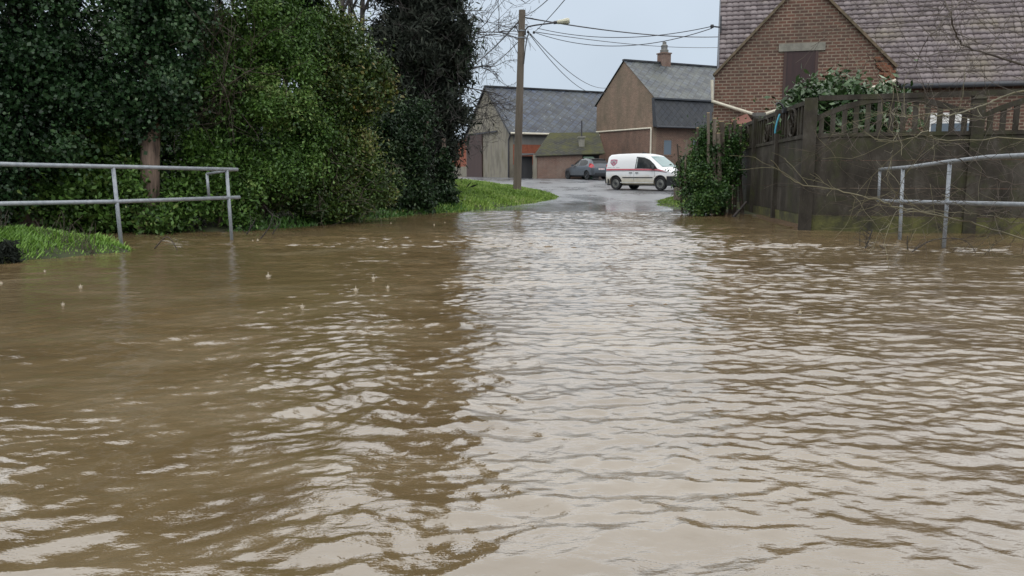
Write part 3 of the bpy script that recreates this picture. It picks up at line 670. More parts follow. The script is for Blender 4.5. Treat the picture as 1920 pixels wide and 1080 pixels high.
# ------------------------------------------------------------------ utility pole with lamp
PP = at(969, 352, 30); PP[2] = .25; PT = at(979, 19, 30)
pole = thing('utility_pole', 'weathered wooden utility pole with street lamp on the grass mound', 'utility pole', PP)
def pp(z): return PP + (PT - PP) * ((z - PP[2]) / (PT[2] - PP[2]))
b = MB(); b.tube([PP - (0, 0, .3), pp(2), pp(4), PT], [.165, .15, .14, .125], 14); b.build('pole', M['polewood'], pole, smooth=False, world=True)
def P30(px, py, dY=0): return at(px, py, 30 + dY)
M['lampglass'] = plain('yellowed_lamp_shell', (.56, .55, .42), .4)
b = MB(); b.tube([P30(985, 66, -.16), P30(985, 56, -.16), P30(990, 50, -.16), P30(1005, 47, -.2), P30(1045, 42, -.25)], .028, 8); b.build('lamp_arm', M['darkmetal'], pole, world=True)
la_, lb_ = P30(1043, 42, -.25), P30(1068, 39, -.3); dl = (lb_ - la_)
b = MB(); b.tube([la_, la_ + dl * .15, la_ + dl * .4, la_ + dl * .85, lb_], [.05, .075, .085, .12, .09], 8); b.build('lamp_head', M['lampglass'], pole, world=True)
b = MB(); b.tube([la_ - dl * .2, la_ + dl * .2], .06, 8); b.build('lamp_collar', M['darkmetal'], pole, world=True)
for zf in (58, 71):
    b = MB(); p = at(979 - (zf - 19) * .03, zf, 30); b.lathe([(.137, -.02), (.145, -.02), (.145, .02), (.137, .02)], p, 'z', 14); b.build('band', M['steel'], pole, world=True)
b = MB(); b.tube([P30(992, 60, -.15), P30(988, 72, -.16), P30(985, 90, -.17), P30(982, 120, -.17)], .022, 6); b.tube([P30(972, 42), P30(966, 48, -.1), P30(972, 60, -.15)], .022, 6); b.lathe([(0, -.05), (.04, -.04), (.05, 0), (.03, .05), (0, .06)], P30(990, 60, -.15), 'z', 8); b.lathe([(0, -.05), (.04, -.04), (.05, 0), (.03, .05), (0, .06)], P30(1001, 61, -.1), 'z', 8)
b.build('cable_fitting', M['darkmetal'], pole, world=True)
def cable(label, A, B, sag, r, grp='overhead cables', n=26):
    A = np.array(A); B = np.array(B); f = np.linspace(0, 1, n)
    p = A + (B - A) * f[:, None]; p[:, 2] -= 4 * sag * f * (1 - f)
    b = MB(); b.tube(p, r, 6); o = b.build('overhead_cable', M['darkmetal'], smooth=True, world=True); tag(o, label, 'cable', grp)
fa = at(1400, 66, 52)
cable('thick twisted overhead cable running from the pole head behind the lamp towards the tiled roof', P30(985, 33), fa, .35, .026)
cable('upper thin cable from the pole to the house roof bracket', P30(1008, 53, -.1), cable_end, .34, .013)
cable('lower sagging cable from the pole to the house roof bracket', P30(1003, 61, -.1), cable_end - (0, 0, .06), .52, .013)
cable('straight thin cable passing under the two sagging ones towards the tiled roof', P30(1005, 60, -.1), at(1420, 84, 52), .35, .014)
g1 = at(1146, 163, 66.5)
cable('upper of two cables drooping from the pole to the farmhouse gable', P30(993, 62, -.1), g1, .75, .016)
cable('lower of two cables drooping from the pole to the farmhouse gable', P30(993, 64, -.1), g1 - (.3, 0, .35), .95, .016)
cable('cable rising from the pole out of the top of the picture, right one', P30(1002, 60, -.1), at(1140, -105, 13), .1, .011)
cable('cable rising from the pole head out of the top of the picture, left one', P30(984, 30), at(1075, -50, 14), .1, .011)
cable('dark cable running from the pole head down left behind the bare twigs', P30(974, 38), at(870, 132, 46), .2, .026)
cable('thin lower cable running from the pole down left behind the bare twigs', P30(972, 78), at(900, 140, 46), .1, .016)

# ------------------------------------------------------------------ vehicles
def interp_st(st, x): 
    a = np.array(st, float); return [np.interp(x, a[:, 0], a[:, i]) for i in range(1, a.shape[1])]
class Body:   # stations: x, zb, zbelt, zt, wb, wbelt, wt
    def __init__(s, st): s.st = st; s.x0, s.x1 = st[0][0], st[-1][0]
    def half(s, x):
        zb, zl, zt, wb, wl, wt = interp_st(s.st, x)
        return [(0, zb), (wb * .85, zb), (wb, zb + .07), ((wb + wl) / 2 + .02, zb + (zl - zb) * .5), (wl, zb + (zl - zb) * .8), (wl * .99, zl), (wl + (wt - wl) * .5 + .012, zl + (zt - zl) * .48), (wt + .02, zl + (zt - zl) * .86), (wt * .93, zl + (zt - zl) * .97), (wt * .6, zt), (0, zt + .015)]
    def y(s, x, z):
        h = s.half(x)[2:8]; return float(np.interp(z, [p[1] for p in h], [p[0] for p in h]))
    def top(s, x): return interp_st(s.st, x)[2] 
    def mesh(s, name, mat, parent, wheels, rw):
        xs = sorted(set(list(np.linspace(s.x0, s.x1, 44)) + [q[0] for q in s.st])); b = MB(); ring = None; V = []; f = []
        for x in xs:
            h = s.half(x); full = h + [(-a, c) for a, c in h[-2:0:-1]]; ring = len(full); V += [(x, a, c) for a, c in full]
        for i in range(len(xs) - 1):
            for j in range(ring): f.append([i * ring + j, i * ring + (j + 1) % ring, (i + 1) * ring + (j + 1) % ring, (i + 1) * ring + j])
        f += [list(range(ring)), list(range((len(xs) - 1) * ring, len(xs) * ring))[::-1]]
        b.add(V, f); o = b.build(name, mat, parent, recalc=True)
        cs = []
        for wx in wheels:
            cb = MB(); cb.lathe([(0, -1.2), (rw, -1.2), (rw, 1.2), (0, 1.2)], (wx, 0, rw * .92), 'y', 24)
            c = cb.build('cutter', mat, parent, recalc=True); cs.append(c)
            mo = o.modifiers.new('b', 'BOOLEAN'); mo.operation = 'DIFFERENCE'; mo.object = c; mo.solver = 'EXACT'
        dg = bpy.context.evaluated_depsgraph_get(); dg.update(); me = bpy.data.meshes.new_from_object(o.evaluated_get(dg)); o.modifiers.clear(); o.data = me
        for c in cs: bpy.data.objects.remove(c)
        me.materials.clear(); me.materials.append(mat)
        for p in me.polygons: p.use_smooth = True
        try: me.set_sharp_from_angle(angle=R(35))
        except Exception: pass
        return o
    def side(s, pts, sgn, off=.006, th=.012):
        b = MB(); xs = [p[0] for p in pts]; n = max(2, int((max(xs) - min(xs)) / .07)); X = sorted(set(list(np.linspace(min(xs) + 1e-4, max(xs) - 1e-4, n)) + [x for x in xs if min(xs) < x < max(xs)])); V = []; f = []; nz = 5
        for x in X:
            zs = []
            for (xa, za), (xb, zb) in zip(pts, pts[1:] + pts[:1]):
                if (xa - x) * (xb - x) <= 0 and xa != xb: zs.append(za + (zb - za) * (x - xa) / (xb - xa))
            lo, hi = min(zs), max(zs)
            for k in range(nz): z = lo + (hi - lo) * k / (nz - 1); V.append((x, sgn * (s.y(x, z) + off), z))
        m = len(X) * nz; V += [(x, y - sgn * th, z) for x, y, z in V]
        for i in range(len(X) - 1):
            for k in range(nz - 1): a = i * nz + k; q = [a, a + nz, a + nz + 1, a + 1]; f.append(q if sgn < 0 else q[::-1])
            for k in (0, nz - 1): a = i * nz + k; f.append([a, a + nz, a + nz + m, a + m])
        for i in (0, len(X) - 1):
            for k in range(nz - 1): a = i * nz + k; f.append([a, a + 1, a + 1 + m, a + m])
        return b.add(V, f)
    def toppatch(s, x0, x1, w0, w1, off=.008, n=6):
        b = MB(); V = []; f = []
        for i in range(n + 1):
            q = i / n; x = x0 + (x1 - x0) * q; ww = w0 + (w1 - w0) * q; dz = (s.top(x + .02) - s.top(x - .02)) / .04; nn = math.hypot(1, dz)
            for k in range(7):
                yy = (k / 6 * 2 - 1) * ww; z = s.top(x) + .015 * (1 - abs(yy) / ww); V.append((x - off * dz / nn, yy, z + off / nn))
        for i in range(n):
            for k in range(6): f.append([i * 7 + k, i * 7 + k + 1, (i + 1) * 7 + k + 1, (i + 1) * 7 + k])
        return b.add(V, f)
def wheel(parent, x, y, r, sgn, rimm, rimr, steer=0):
    b = MB(); wd = .2; prof = [(rimr, -wd / 2 + .02), (r - .03, -wd / 2), (r, -wd / 2 + .03), (r, wd / 2 - .03), (r - .03, wd / 2), (rimr, wd / 2 - .02), (rimr - .02, wd / 2 - .05), (rimr - .02, -wd / 2 + .05), (rimr, -wd / 2 + .02)]
    t_ = b.lathe(prof, (x, y, r), 'y', 28).build('wheel', M['rubber'], parent, smooth=False)
    s = sgn; b = MB(); o_ = s * (wd / 2 - .035)
    b.lathe([(rimr, o_ + s * .02), (rimr - .025, o_ + s * .022), (rimr - .045, o_ - s * .02), (rimr * .55, o_ + s * .005), (rimr * .5, o_ - s * .02), (rimr * .3, o_ - s * .018), (rimr * .26, o_ + s * .02), (0, o_ + s * .022)], (x, y, r), 'y', 24)
    for k in range(8):
        a = k * math.pi / 4; b.lathe([(0, o_ + s * .012), (.018, o_ + s * .012), (.018, o_ - s * .01)], (x + rimr * .66 * math.cos(a), y, r + rimr * .66 * math.sin(a)), 'y', 8)
    b.build('rim', rimm, t_)
    b = MB(); b.lathe([(rimr * .36, o_ + s * .024), (rimr * .36, o_ + s * .034), (0, o_ + s * .036)], (x, y, r), 'y', 16); b.build('hub_cap', M['darkmetal'], t_)
M['vanpaint'] = mottled('dirty_white_van_paint', (.52, .49, .40), (.80, .81, .82), 1.6, .3, detail=8, bmp=0, c3=(.78, .79, .79), stretch=(1, 1, 1))
m, t, bs = material('road_dirt_white_paint'); v = coords(t); sp = t.nodes.new('ShaderNodeSeparateXYZ'); t.links.new(v, sp.inputs[0])
ad = t.nodes.new('ShaderNodeMath'); ad.operation = 'ADD'; t.links.new(sp.outputs[2], ad.inputs[0])
ns = t.nodes.new('ShaderNodeMath'); ns.operation = 'MULTIPLY'; ns.inputs[1].default_value = .45; t.links.new(noise(t, v, 3, 6, .7), ns.inputs[0]); t.links.new(ns.outputs[0], ad.inputs[1])
t.links.new(ramp(t, ad.outputs[0], [(.45, (.42, .36, .25)), (.75, (.66, .62, .52)), (1.05, (.82, .83, .84))]), bs.inputs['Base Color'])   # splashed mud up the sides
bs.inputs['Roughness'].default_value = .3; bs.inputs['Coat Weight'].default_value = .4; M['vanpaint'] = m
M['silver'] = plain('steel_rim', (.26, .26, .245), .4, .6)
M['darkrim'] = plain('dark_alloy', (.06, .065, .07), .4, .6)
M['glass'] = glassmat('car_glass', (.012, .016, .017), .06); M['glass'].node_tree.nodes['Principled BSDF'].inputs['Specular IOR Level'].default_value = .35
M['glasslight'] = glassmat('windscreen_glass', (.16, .27, .27), .04)
M['redstripe'] = plain('red_vinyl', (.58, .12, .15), .35)
M['darkstripe'] = plain('dark_vinyl', (.05, .045, .07), .35)
M['emblem'] = plain('crimson_emblem', (.42, .14, .21), .4)
M['greyprint'] = plain('grey_print', (.38, .42, .42), .4)
M['lamp'] = glassmat('headlamp_glass', (.62, .66, .68), .08)
M['redlamp'] = plain('red_tail_lamp', (.55, .02, .03), .2, coat=.6)
# --- white van
VS = [(-.84, .42, .95, 1.05, .80, .83, .70), (-.80, .30, 1.05, 1.45, .83, .86, .72), (-.70, .28, 1.08, 1.70, .85, .885, .74), (-.52, .27, 1.08, 1.79, .86, .895, .755), (0, .26, 1.08, 1.82, .86, .895, .765), (.9, .25, 1.07, 1.83, .86, .895, .77), (1.5, .25, 1.06, 1.80, .86, .895, .76), (1.85, .25, 1.05, 1.72, .86, .895, .73), (2.25, .25, 1.03, 1.44, .86, .89, .70), (2.62, .25, 1.02, 1.16, .86, .885, .70), (2.78, .25, .99, 1.08, .86, .88, .72), (3.1, .24, .93, .99, .85, .87, .74), (3.35, .24, .82, .87, .80, .82, .70), (3.48, .26, .68, .74, .70, .72, .62), (3.56, .34, .55, .60, .58, .60, .50)]
VS = [(q[0] * .76 if q[0] < 0 else q[0],) + q[1:] for q in VS]
vr = at(1157, 356, 39.8); vyaw = R(-44)
vf = np.array((math.cos(vyaw), math.sin(vyaw))); vside = np.array((math.sin(vyaw), -math.cos(vyaw)))
O = vr[:2] - vside * .72
van = thing('white_van', 'white panel van with red side stripe and crimson shield emblem parked by the farmhouse', 'van', (O[0], O[1], float(gz(*(O + vf * 1.3))) + .0), vyaw)
VB = Body(VS); body = VB.mesh('body', M['vanpaint'], van, (0, 2.68), .39)
for wx in (0, 2.68):
    for sg in (-1, 1): wheel(van, wx, sg * .77, .325, sg, M['silver'], .205)
b = MB(); b.box(-.7, -.62, .22, 3.3, .62, .5); b.box(-.38, -.76, .35, .38, .76, .82); b.box(2.3, -.76, .35, 3.06, .76, .82); b.build('underbody', M['black'], van)
for sg in (-1, 1):
    VB.side([(1.18, 1.07), (2.52, 1.04), (2.44, 1.10), (2.25, 1.28), (1.98, 1.49), (1.68, 1.61), (1.24, 1.65)], sg).build('side_window', M['glass'], van)
    VB.side([(1.22, 1.10), (1.3, 1.10), (1.33, 1.6), (1.28, 1.6)], sg, .012).build('window_trim', M['greyprint'], van)
    VB.side([(-.61, .98), (0, .985), (1.2, .985), (2.5, .965), (3.0, .90), (2.6, 1.03), (2.3, 1.04), (1.2, 1.055), (-.595, 1.065)], sg, .004).build('red_stripe', M['redstripe'], van)
    VB.side([(-.61, .935), (1.2, .945), (2.5, .925), (3.05, .85), (3.05, .875), (2.5, .955), (1.2, .975), (-.61, .97)], sg, .005).build('dark_stripe', M['darkstripe'], van)
    VB.side([(.45, .60), (2.25, .60), (2.25, .645), (.45, .645)], sg, .014, .02).build('rubbing_strip', M['black'], van)
    b = VB.side([(.86, .84), (1.03, .84), (1.03, .875), (.86, .875)], sg, .03, .04); b.build('door_handle', M['black'], van)
    b = VB.side([(1.24, .84), (1.41, .84), (1.41, .875), (1.24, .875)], sg, .03, .04); b.build('door_handle', M['black'], van)
    for xx in (1.13, 2.36): VB.side([(xx, .45), (xx + .012, .45), (xx + .012, .93), (xx, .93)], sg, .002).build('door_seam', M['darkstripe'], van)
    VB.side([(.3, .36), (2.3, .36), (2.3, .40), (.3, .40)], sg, .012).build('sill', M['whitepaint'], van)
    em = VB.side([(-.36, 1.52), (-.14, 1.545), (.08, 1.52), (.075, 1.36), (-.02, 1.26), (-.14, 1.19), (-.26, 1.26), (-.355, 1.36)], sg, .004).build('shield_emblem', M['emblem'], van)
    b = MB()
    for pts in ([(-.30, 1.47), (-.22, 1.47), (-.22, 1.33), (-.30, 1.37)], [(-.06, 1.47), (.02, 1.47), (.02, 1.37), (-.06, 1.33)], [(-.18, 1.50), (-.10, 1.50), (-.10, 1.42), (-.18, 1.42)], [(-.17, 1.33), (-.11, 1.33), (-.13, 1.24), (-.15, 1.24)]):
        s2 = VB.side(pts, sg, .0075, .004); b.add(np.concatenate(s2.V), s2.Fc)
    b.build('shield_charge', M['greyprint'], em)
    b = MB()
    for q in range(14):
        xq = -.52 + q * .055
        if q in (5, 9): continue
        s2 = VB.side([(xq, 1.115), (xq + .038, 1.115), (xq + .038, 1.145), (xq, 1.145)], sg, .004, .004); b.add(np.concatenate(s2.V), s2.Fc)
    b.build('lettering', M['greyprint'], van)
    b = MB(); b.hexa([(2.18, sg * .90, 1.05), (2.36, sg * .90, 1.05), (2.34, sg * 1.10, 1.05), (2.22, sg * 1.10, 1.05), (2.18, sg * .90, 1.24), (2.32, sg * .90, 1.24), (2.30, sg * 1.10, 1.23), (2.22, sg * 1.10, 1.23)]); b.build('door_mirror', M['black'], van)
    b = MB(); b.hexa([(3.12, sg * .62, .72), (3.50, sg * .46, .70), (3.40, sg * .78, .72), (3.05, sg * .875, .74), (3.05, sg * .62, .90), (3.36, sg * .48, .84), (3.28, sg * .80, .84), (2.98, sg * .87, .90)]); b.build('headlight', M['lamp'], van)
    b = MB(); b.box(-.63, sg * .73 - .09, .72, -.55, sg * .78 + .085, 1.28); b.build('tail_light', M['redlamp'], van)
b = VB.toppatch(1.93, 2.66, .60, .66); b.build('windscreen', M['glasslight'], van, smooth=True)
b = MB(); b.prism([(3.06, -.905, .23), (3.36, -.87, .23), (3.54, -.74, .23), (3.66, -.5, .23), (3.66, .5, .23), (3.54, .74, .23), (3.36, .87, .23), (3.06, .905, .23)], (0, 0, .46)); b.build('front_bumper', M['black'], van)
b = MB(); b.box(3.40, -.5, .67, 3.56, .5, .78); b.build('grille', M['black'], van)
b = MB(); b.hexa([(-.70, -.80, .32), (-.40, -.88, .32), (-.40, .88, .32), (-.70, .80, .32), (-.72, -.82, .56), (-.40, -.905, .56), (-.40, .905, .56), (-.72, .82, .56)]); b.build('rear_bumper', M['black'], van)
b = MB(); b.tube([(1.15, 0, 1.84), (1.05, 0, 1.92)], .02, 6); b.box(1.05, -.05, 1.83, 1.25, .05, 1.87); b.build('roof_aerial', M['black'], van)

# --- grey hatchback
HS = [(-.70, .40, .80, .90, .62, .66, .55), (-.66, .32, .85, .98, .74, .77, .60), (-.60, .28, .95, 1.10, .80, .83, .62), (-.50, .27, .97, 1.26, .82, .845, .62), (-.30, .26, .97, 1.46, .83, .85, .61), (-.12, .25, .97, 1.51, .83, .85, .60), (.5, .24, .96, 1.535, .83, .85, .60), (1.05, .24, .95, 1.51, .83, .85, .60), (1.45, .24, .93, 1.40, .83, .845, .59), (2.05, .24, .92, 1.10, .83, .84, .60), (2.3, .24, .89, .98, .82, .835, .62), (2.8, .24, .80, .86, .80, .81, .62), (3.1, .25, .70, .75, .72, .73, .55), (3.28, .28, .58, .62, .55, .56, .45), (3.38, .36, .48, .52, .36, .38, .30)]
M['carpaint'] = plain('blue_grey_metallic_paint', (.085, .096, .11), .3, .45, coat=.7)
hw_ = at(1102, 337.0, 57.5); hyaw = R(180 - 61)
hf = np.array((math.cos(hyaw), math.sin(hyaw))); hleft = np.array((-hf[1], hf[0]))
O = hw_[:2] - hleft * .72
car = thing('grey_hatchback', 'blue-grey hatchback parked facing away beside the red brick outbuilding', 'car', (O[0], O[1], float(gz(*(O + hf * 1.2)))), hyaw)
CB = Body(HS); CB.mesh('body', M['carpaint'], car, (0, 2.6), .36)
for wx in (0, 2.6):
    for sg in (-1, 1): wheel(car, wx, sg * .74, .31, sg, M['darkrim'], .21)
b = MB(); b.box(-.5, -.6, .2, 3.1, .6, .5); b.box(-.36, -.73, .3, .36, .73, .7); b.box(2.24, -.73, .3, 2.96, .73, .7); b.build('underbody', M['black'], car)
for sg in (-1, 1):
    CB.side([(1.12, .99), (1.98, .96), (1.75, 1.12), (1.42, 1.32), (1.14, 1.42)], sg).build('side_window', M['glass'], car)
    CB.side([(.12, 1.03), (1.04, .99), (1.05, 1.43), (.5, 1.45), (.10, 1.36), (-.06, 1.18)], sg).build('side_window', M['glass'], car)
    CB.side([(.35, .72), (1.9, .80), (1.9, .815), (.35, .74)], sg, .004).build('crease', M['darkmetal'], car)
    for xx in (.25, 1.55): b = CB.side([(xx, .83), (xx + .16, .83), (xx + .16, .865), (xx, .865)], sg, .025, .03); b.build('door_handle', M['carpaint'], car)
    CB.side([(1.08, .36), (1.095, .36), (1.095, .97), (1.08, .97)], sg, .002).build('door_seam', M['black'], car)
    b = MB(); b.hexa([(-.56, sg * .80, .84), (-.62, sg * .56, .86), (-.55, sg * .55, .86), (-.22, sg * .84, .9), (-.50, sg * .82, 1.17), (-.56, sg * .62, 1.08), (-.50, sg * .60, 1.10), (-.36, sg * .845, 1.2)]); 
    V = np.array([(-.30, .850, .93), (-.60, .80, .84), (-.66, .60, .86), (-.60, .55, .90), (-.40, .845, 1.17), (-.535, .74, 1.15), (-.585, .62, 1.06), (-.55, .6, 1.0)]) * (1, sg, 1)
    b = MB(); b.add(V * (1, 1.02, 1) + (-.035, sg * .02, 0), [[0, 1, 5, 4], [1, 2, 6, 5], [2, 3, 7, 6], [3, 0, 4, 7], [4, 5, 6, 7], [3, 2, 1, 0]]); b.build('tail_light', M['redlamp'], car)
    b = MB(); b.hexa([(1.72, sg * .84, .98), (1.86, sg * .84, .98), (1.84, sg * 1.0, .98), (1.74, sg * 1.0, .98), (1.72, sg * .84, 1.12), (1.82, sg * .84, 1.12), (1.82, sg * 1.0, 1.11), (1.74, sg * 1.0, 1.11)]); b.build('door_mirror', M['carpaint'], car)
    b = MB(); b.hexa([(2.75, sg * .62, .62), (3.15, sg * .5, .62), (3.1, sg * .7, .62), (2.75, sg * .80, .64), (2.6, sg * .62, .80), (3.0, sg * .5, .74), (2.95, sg * .7, .74), (2.6, sg * .80, .80)]); b.build('headlight', M['lamp'], car)
    b = MB(); b.hexa([(-.62, sg * .55, .44), (-.50, sg * .80, .44), (-.40, sg * .82, .44), (-.5, sg * .5, .44), (-.68, sg * .55, .54), (-.56, sg * .81, .56), (-.40, sg * .835, .56), (-.5, sg * .5, .54)]); b.build('reflector', M['silver'], car)
b = CB.toppatch(-.56, -.22, .60, .56, .012); b.build('rear_window', M['black'], car, smooth=True)
b = MB(); b.hexa([(-.34, -.6, 1.44), (.05, -.6, 1.5), (.05, .6, 1.5), (-.34, .6, 1.44), (-.40, -.58, 1.475), (.05, -.58, 1.53), (.05, .58, 1.53), (-.40, .58, 1.475)]); b.build('spoiler', M['black'], car)
b = CB.toppatch(1.15, 2.0, .56, .60); b.build('windscreen', M['glass'], car, smooth=True)
b = MB(); b.hexa([(-.72, -.55, .28), (-.45, -.80, .28), (-.45, .80, .28), (-.72, .55, .28), (-.725, -.55, .45), (-.45, -.825, .45), (-.45, .825, .45), (-.725, .55, .45)]); b.build('rear_bumper', M['black'], car)
b = MB(); b.box(-.735, -.26, .70, -.70, .26, .81); pl = b.build('number_plate', M['whitepaint'], car)
b = MB()
for q in range(8): 
    if q != 3: b.box(-.738, -.22 + q * .055, .725, -.734, -.185 + q * .055, .785)
b.build('plate_characters', M['redstripe'], pl)
# ------------------------------------------------------------------ vegetation
def unit(n):
    v = rng.normal(size=(n, 3)); return v / np.linalg.norm(v, axis=1)[:, None]
def leaf_mesh(name, P, L, asp, mat, parent, r=None, droop=.2, fold=.25, upb=.5, axis=None):
    n = len(P); a = unit(n); a[:, 2] -= droop
    if axis is not None: a = a * .5 + axis
    a /= np.linalg.norm(a, axis=1)[:, None]
    nn = unit(n); nn[:, 2] += upb; bb = np.cross(nn, a); bb /= np.linalg.norm(bb, axis=1)[:, None] + 1e-9; nn = np.cross(a, bb)
    l = (L * rng.uniform(.5, 1.7, n))[:, None]; wd = l * asp * .5
    V = np.stack([P - a * l * .5, P + bb * wd - nn * wd * fold + a * l * .02, P + a * l * .5, P - bb * wd - nn * wd * fold + a * l * .02], 1).reshape(-1, 3)
    b = MB(); b.add(V, np.arange(n * 4).reshape(-1, 4)); b.rnd.append(rng.uniform(0, 1, n) if r is None else r)
    return b.build(name, mat, parent, world=True)
def crown(cl, n, cr, per, shell=.5, sub=9, flat=1.0, gap=0.0):
    """cl: list of (centre, (rx,ry,rz)). Foliage sits in sprays on the upper and outer side of many small boughs."""
    E = []
    for c, r in cl:
        c = np.array(c); r = np.array(r); E.append((c, r * .6, .5))
        for d in unit(sub * 2): E.append((c + d * r * rng.uniform(.55, .95), r * rng.uniform(.2, .42), 1.0))
    wts = np.array([(r[0] * r[1] * r[2]) ** .6 * m for c, r, m in E]); wts /= wts.sum()
    nc = int(n / per); k = rng.choice(len(E), nc, p=wts); C = np.array([E[i][0] for i in k]); Rr = np.array([E[i][1] for i in k])
    u = unit(nc); lowside = (u[:, 2] < -.25) & (np.array([E[i][2] for i in k]) > .9); u[lowside, 2] *= -1
    q = C + u * Rr * (rng.uniform(0, 1, nc) ** (1 - shell))[:, None]
    far = rng.uniform(0, 1, nc) < .09; q[far] += (u * Rr)[far] * rng.uniform(.35, .9, far.sum())[:, None]      # stray sprays break the outline
    sd = np.clip(rng.lognormal(0, .45, nc), .4, 2.4) * cr
    st = unit(nc) * 1.1; st[:, 2] -= .25                          # each spray is drawn out along a twig
    g = rng.normal(size=(nc * per, 1)); S = np.repeat(sd, per)[:, None]
    P = np.repeat(q, per, 0) + g * np.repeat(st, per, 0) * S * .9 + rng.normal(size=(nc * per, 3)) * S * .55
    et = rng.normal(0, .19, len(E)); tone = np.repeat(rng.normal(0, .12, nc) + et[k], per)
    return P, np.clip(rng.uniform(.1, .9, nc * per) * .55 + .2 + tone, 0, 1)
def el(px, py, Y, rpx, rpy, ry):
    k = Y / F; return (at(px, py, Y), (rpx * k, ry, rpy * k))
def branch(b, p, d, L, r, depth, spread=.6, k=5, grav=0.0, seg=5, kids=(3, 5), minr=.003):
    pts = [np.array(p, float)]; d = np.array(d, float) / np.linalg.norm(d); dirs = []
    for i in range(seg):
        d = d + rng.normal(size=3) * .16; d[2] += grav; d /= np.linalg.norm(d); pts.append(pts[-1] + d * L / seg); dirs.append(d)
    b.tube(pts, np.linspace(r, max(r * .45, minr), seg + 1), k if r > .03 else (4 if r > .008 else 3), cap=False)
    if depth <= 0: return
    for q in range(rng.integers(*kids) ):
        t = rng.uniform(.3, 1); i = min(int(t * seg), seg - 1); p2 = pts[i] + (pts[i + 1] - pts[i]) * (t * seg - i)
        nd = dirs[i] + rng.normal(size=3) * spread
        branch(b, p2, nd, L * rng.uniform(.45, .75), max(r * .5, minr), depth - 1, spread, k, grav, max(3, seg - 1), kids, minr)
IVY = [(0, (.009, .024, .009)), (.5, (.020, .050, .017)), (.82, (.040, .086, .031)), (1, (.085, .135, .06))]
M['ivy'] = leafmat('ivy_leaves', IVY, .38, .3)
M['leafgreen'] = leafmat('shrub_leaves', [(0, (.022, .05, .010)), (.45, (.056, .12, .021)), (.8, (.105, .19, .037)), (1, (.19, .25, .08))], .42, .3)
M['leafyellow'] = leafmat('turning_leaves', [(0, (.022, .045, .010)), (.5, (.055, .10, .018)), (.75, (.11, .13, .022)), (.92, (.16, .115, .028)), (1, (.19, .16, .07))], .45)
M['leafolive'] = leafmat('olive_leaves', [(0, (.022, .046, .010)), (.5, (.058, .108, .020)), (.85, (.11, .155, .030)), (1, (.19, .18, .065))], .42)
M['conifer'] = leafmat('dark_conifer_sprays', [(0, (.014, .018, .014)), (.5, (.034, .042, .032)), (.8, (.062, .068, .052)), (1, (.04, .07, .036))], .8, .15)
M['darkgreen'] = leafmat('dark_evergreen_leaves', [(0, (.009, .020, .009)), (.5, (.019, .042, .016)), (.85, (.038, .072, .026)), (1, (.08, .11, .05))], .42, .25)
M['laurel'] = leafmat('glossy_laurel_leaves', [(0, (.022, .05, .015)), (.5, (.045, .09, .028)), (.85, (.09, .15, .06)), (1, (.2, .26, .15))], .3, .6)
M['hedge'] = leafmat('clipped_hedge_leaves', [(0, (.014, .036, .010)), (.5, (.032, .078, .018)), (.85, (.07, .14, .03)), (1, (.14, .2, .06))], .42, .3)
M['drystem'] = leafmat('dry_stalks', [(0, (.06, .035, .02)), (.6, (.14, .09, .05)), (1, (.26, .2, .12))], .8)

def tree(name, label, cat, base, trunk, crowns, group='trees and shrubs along the left bank'):
    o = thing(name, label, cat, base, 0, group)
    for nm, pts, rad, mt in trunk:
        b = MB()
        for p_, r_ in zip(pts, rad): b.tube(p_, r_, 9, cap=True)
        b.build(nm, mt, o, smooth=True, world=True)
    for nm, cl, n, cr, per, L, asp, mt, kw in crowns:
        P, r = crown(cl, n, cr, per, **kw); leaf_mesh(nm, P, L, asp, mt, o, r)
    return o
def gpt(x, y): return np.array((x, y, float(np.maximum(verge_z(np.array([x]), np.array([y]))[0], 0)) - .05))

# T1 ivy tree at the far left
B1 = at(60, 420, 13.6); B1[2] = .1
tree('ivy_tree', 'ivy smothered tree at the far left above the grass bank', 'tree', B1,
     [('trunk', [[B1, B1 + (0, .2, 3), B1 + (-.3, .4, 8)]], [[.22, .18, .1]], M['bark'])],
     [('crown', [el(40, 60, 13.4, 130, 150, 1.0), el(60, 230, 13.2, 110, 120, .8), el(150, 130, 13.8, 60, 160, .7), el(-110, 150, 13, 120, 250, 1.), el(-40, 330, 12.8, 90, 80, .6), el(50, -190, 14, 190, 170, 1.3)], 140000, .13, 28, .060, .8, M['ivy'], {})])
# T2 ivy clad trunk, bare at the foot
B2 = at(277, 425, 13.9); B2[2] = .0
tk = [at(277, 430, 13.9), at(281, 330, 13.9), at(284, 230, 13.9), at(275, 60, 14), at(262, -200, 14.2)]
tree('ivy_tree', 'tree with bare pinkish trunk foot and dense dark ivy above, behind the left railing', 'tree', B2,
     [('trunk', [tk], [[.2, .165, .15, .14, .1]], M['barkpale'])],
     [('ivy', [el(268, 130, 13.8, 62, 120, .55), el(265, -60, 14, 100, 150, .9), el(240, 210, 13.6, 48, 50, .4), el(320, 190, 13.7, 40, 60, .4), el(320, 40, 14.1, 60, 110, .7), el(250, -280, 14.5, 200, 150, 1.2)], 105000, .12, 26, .060, .85, M['ivy'], {})])
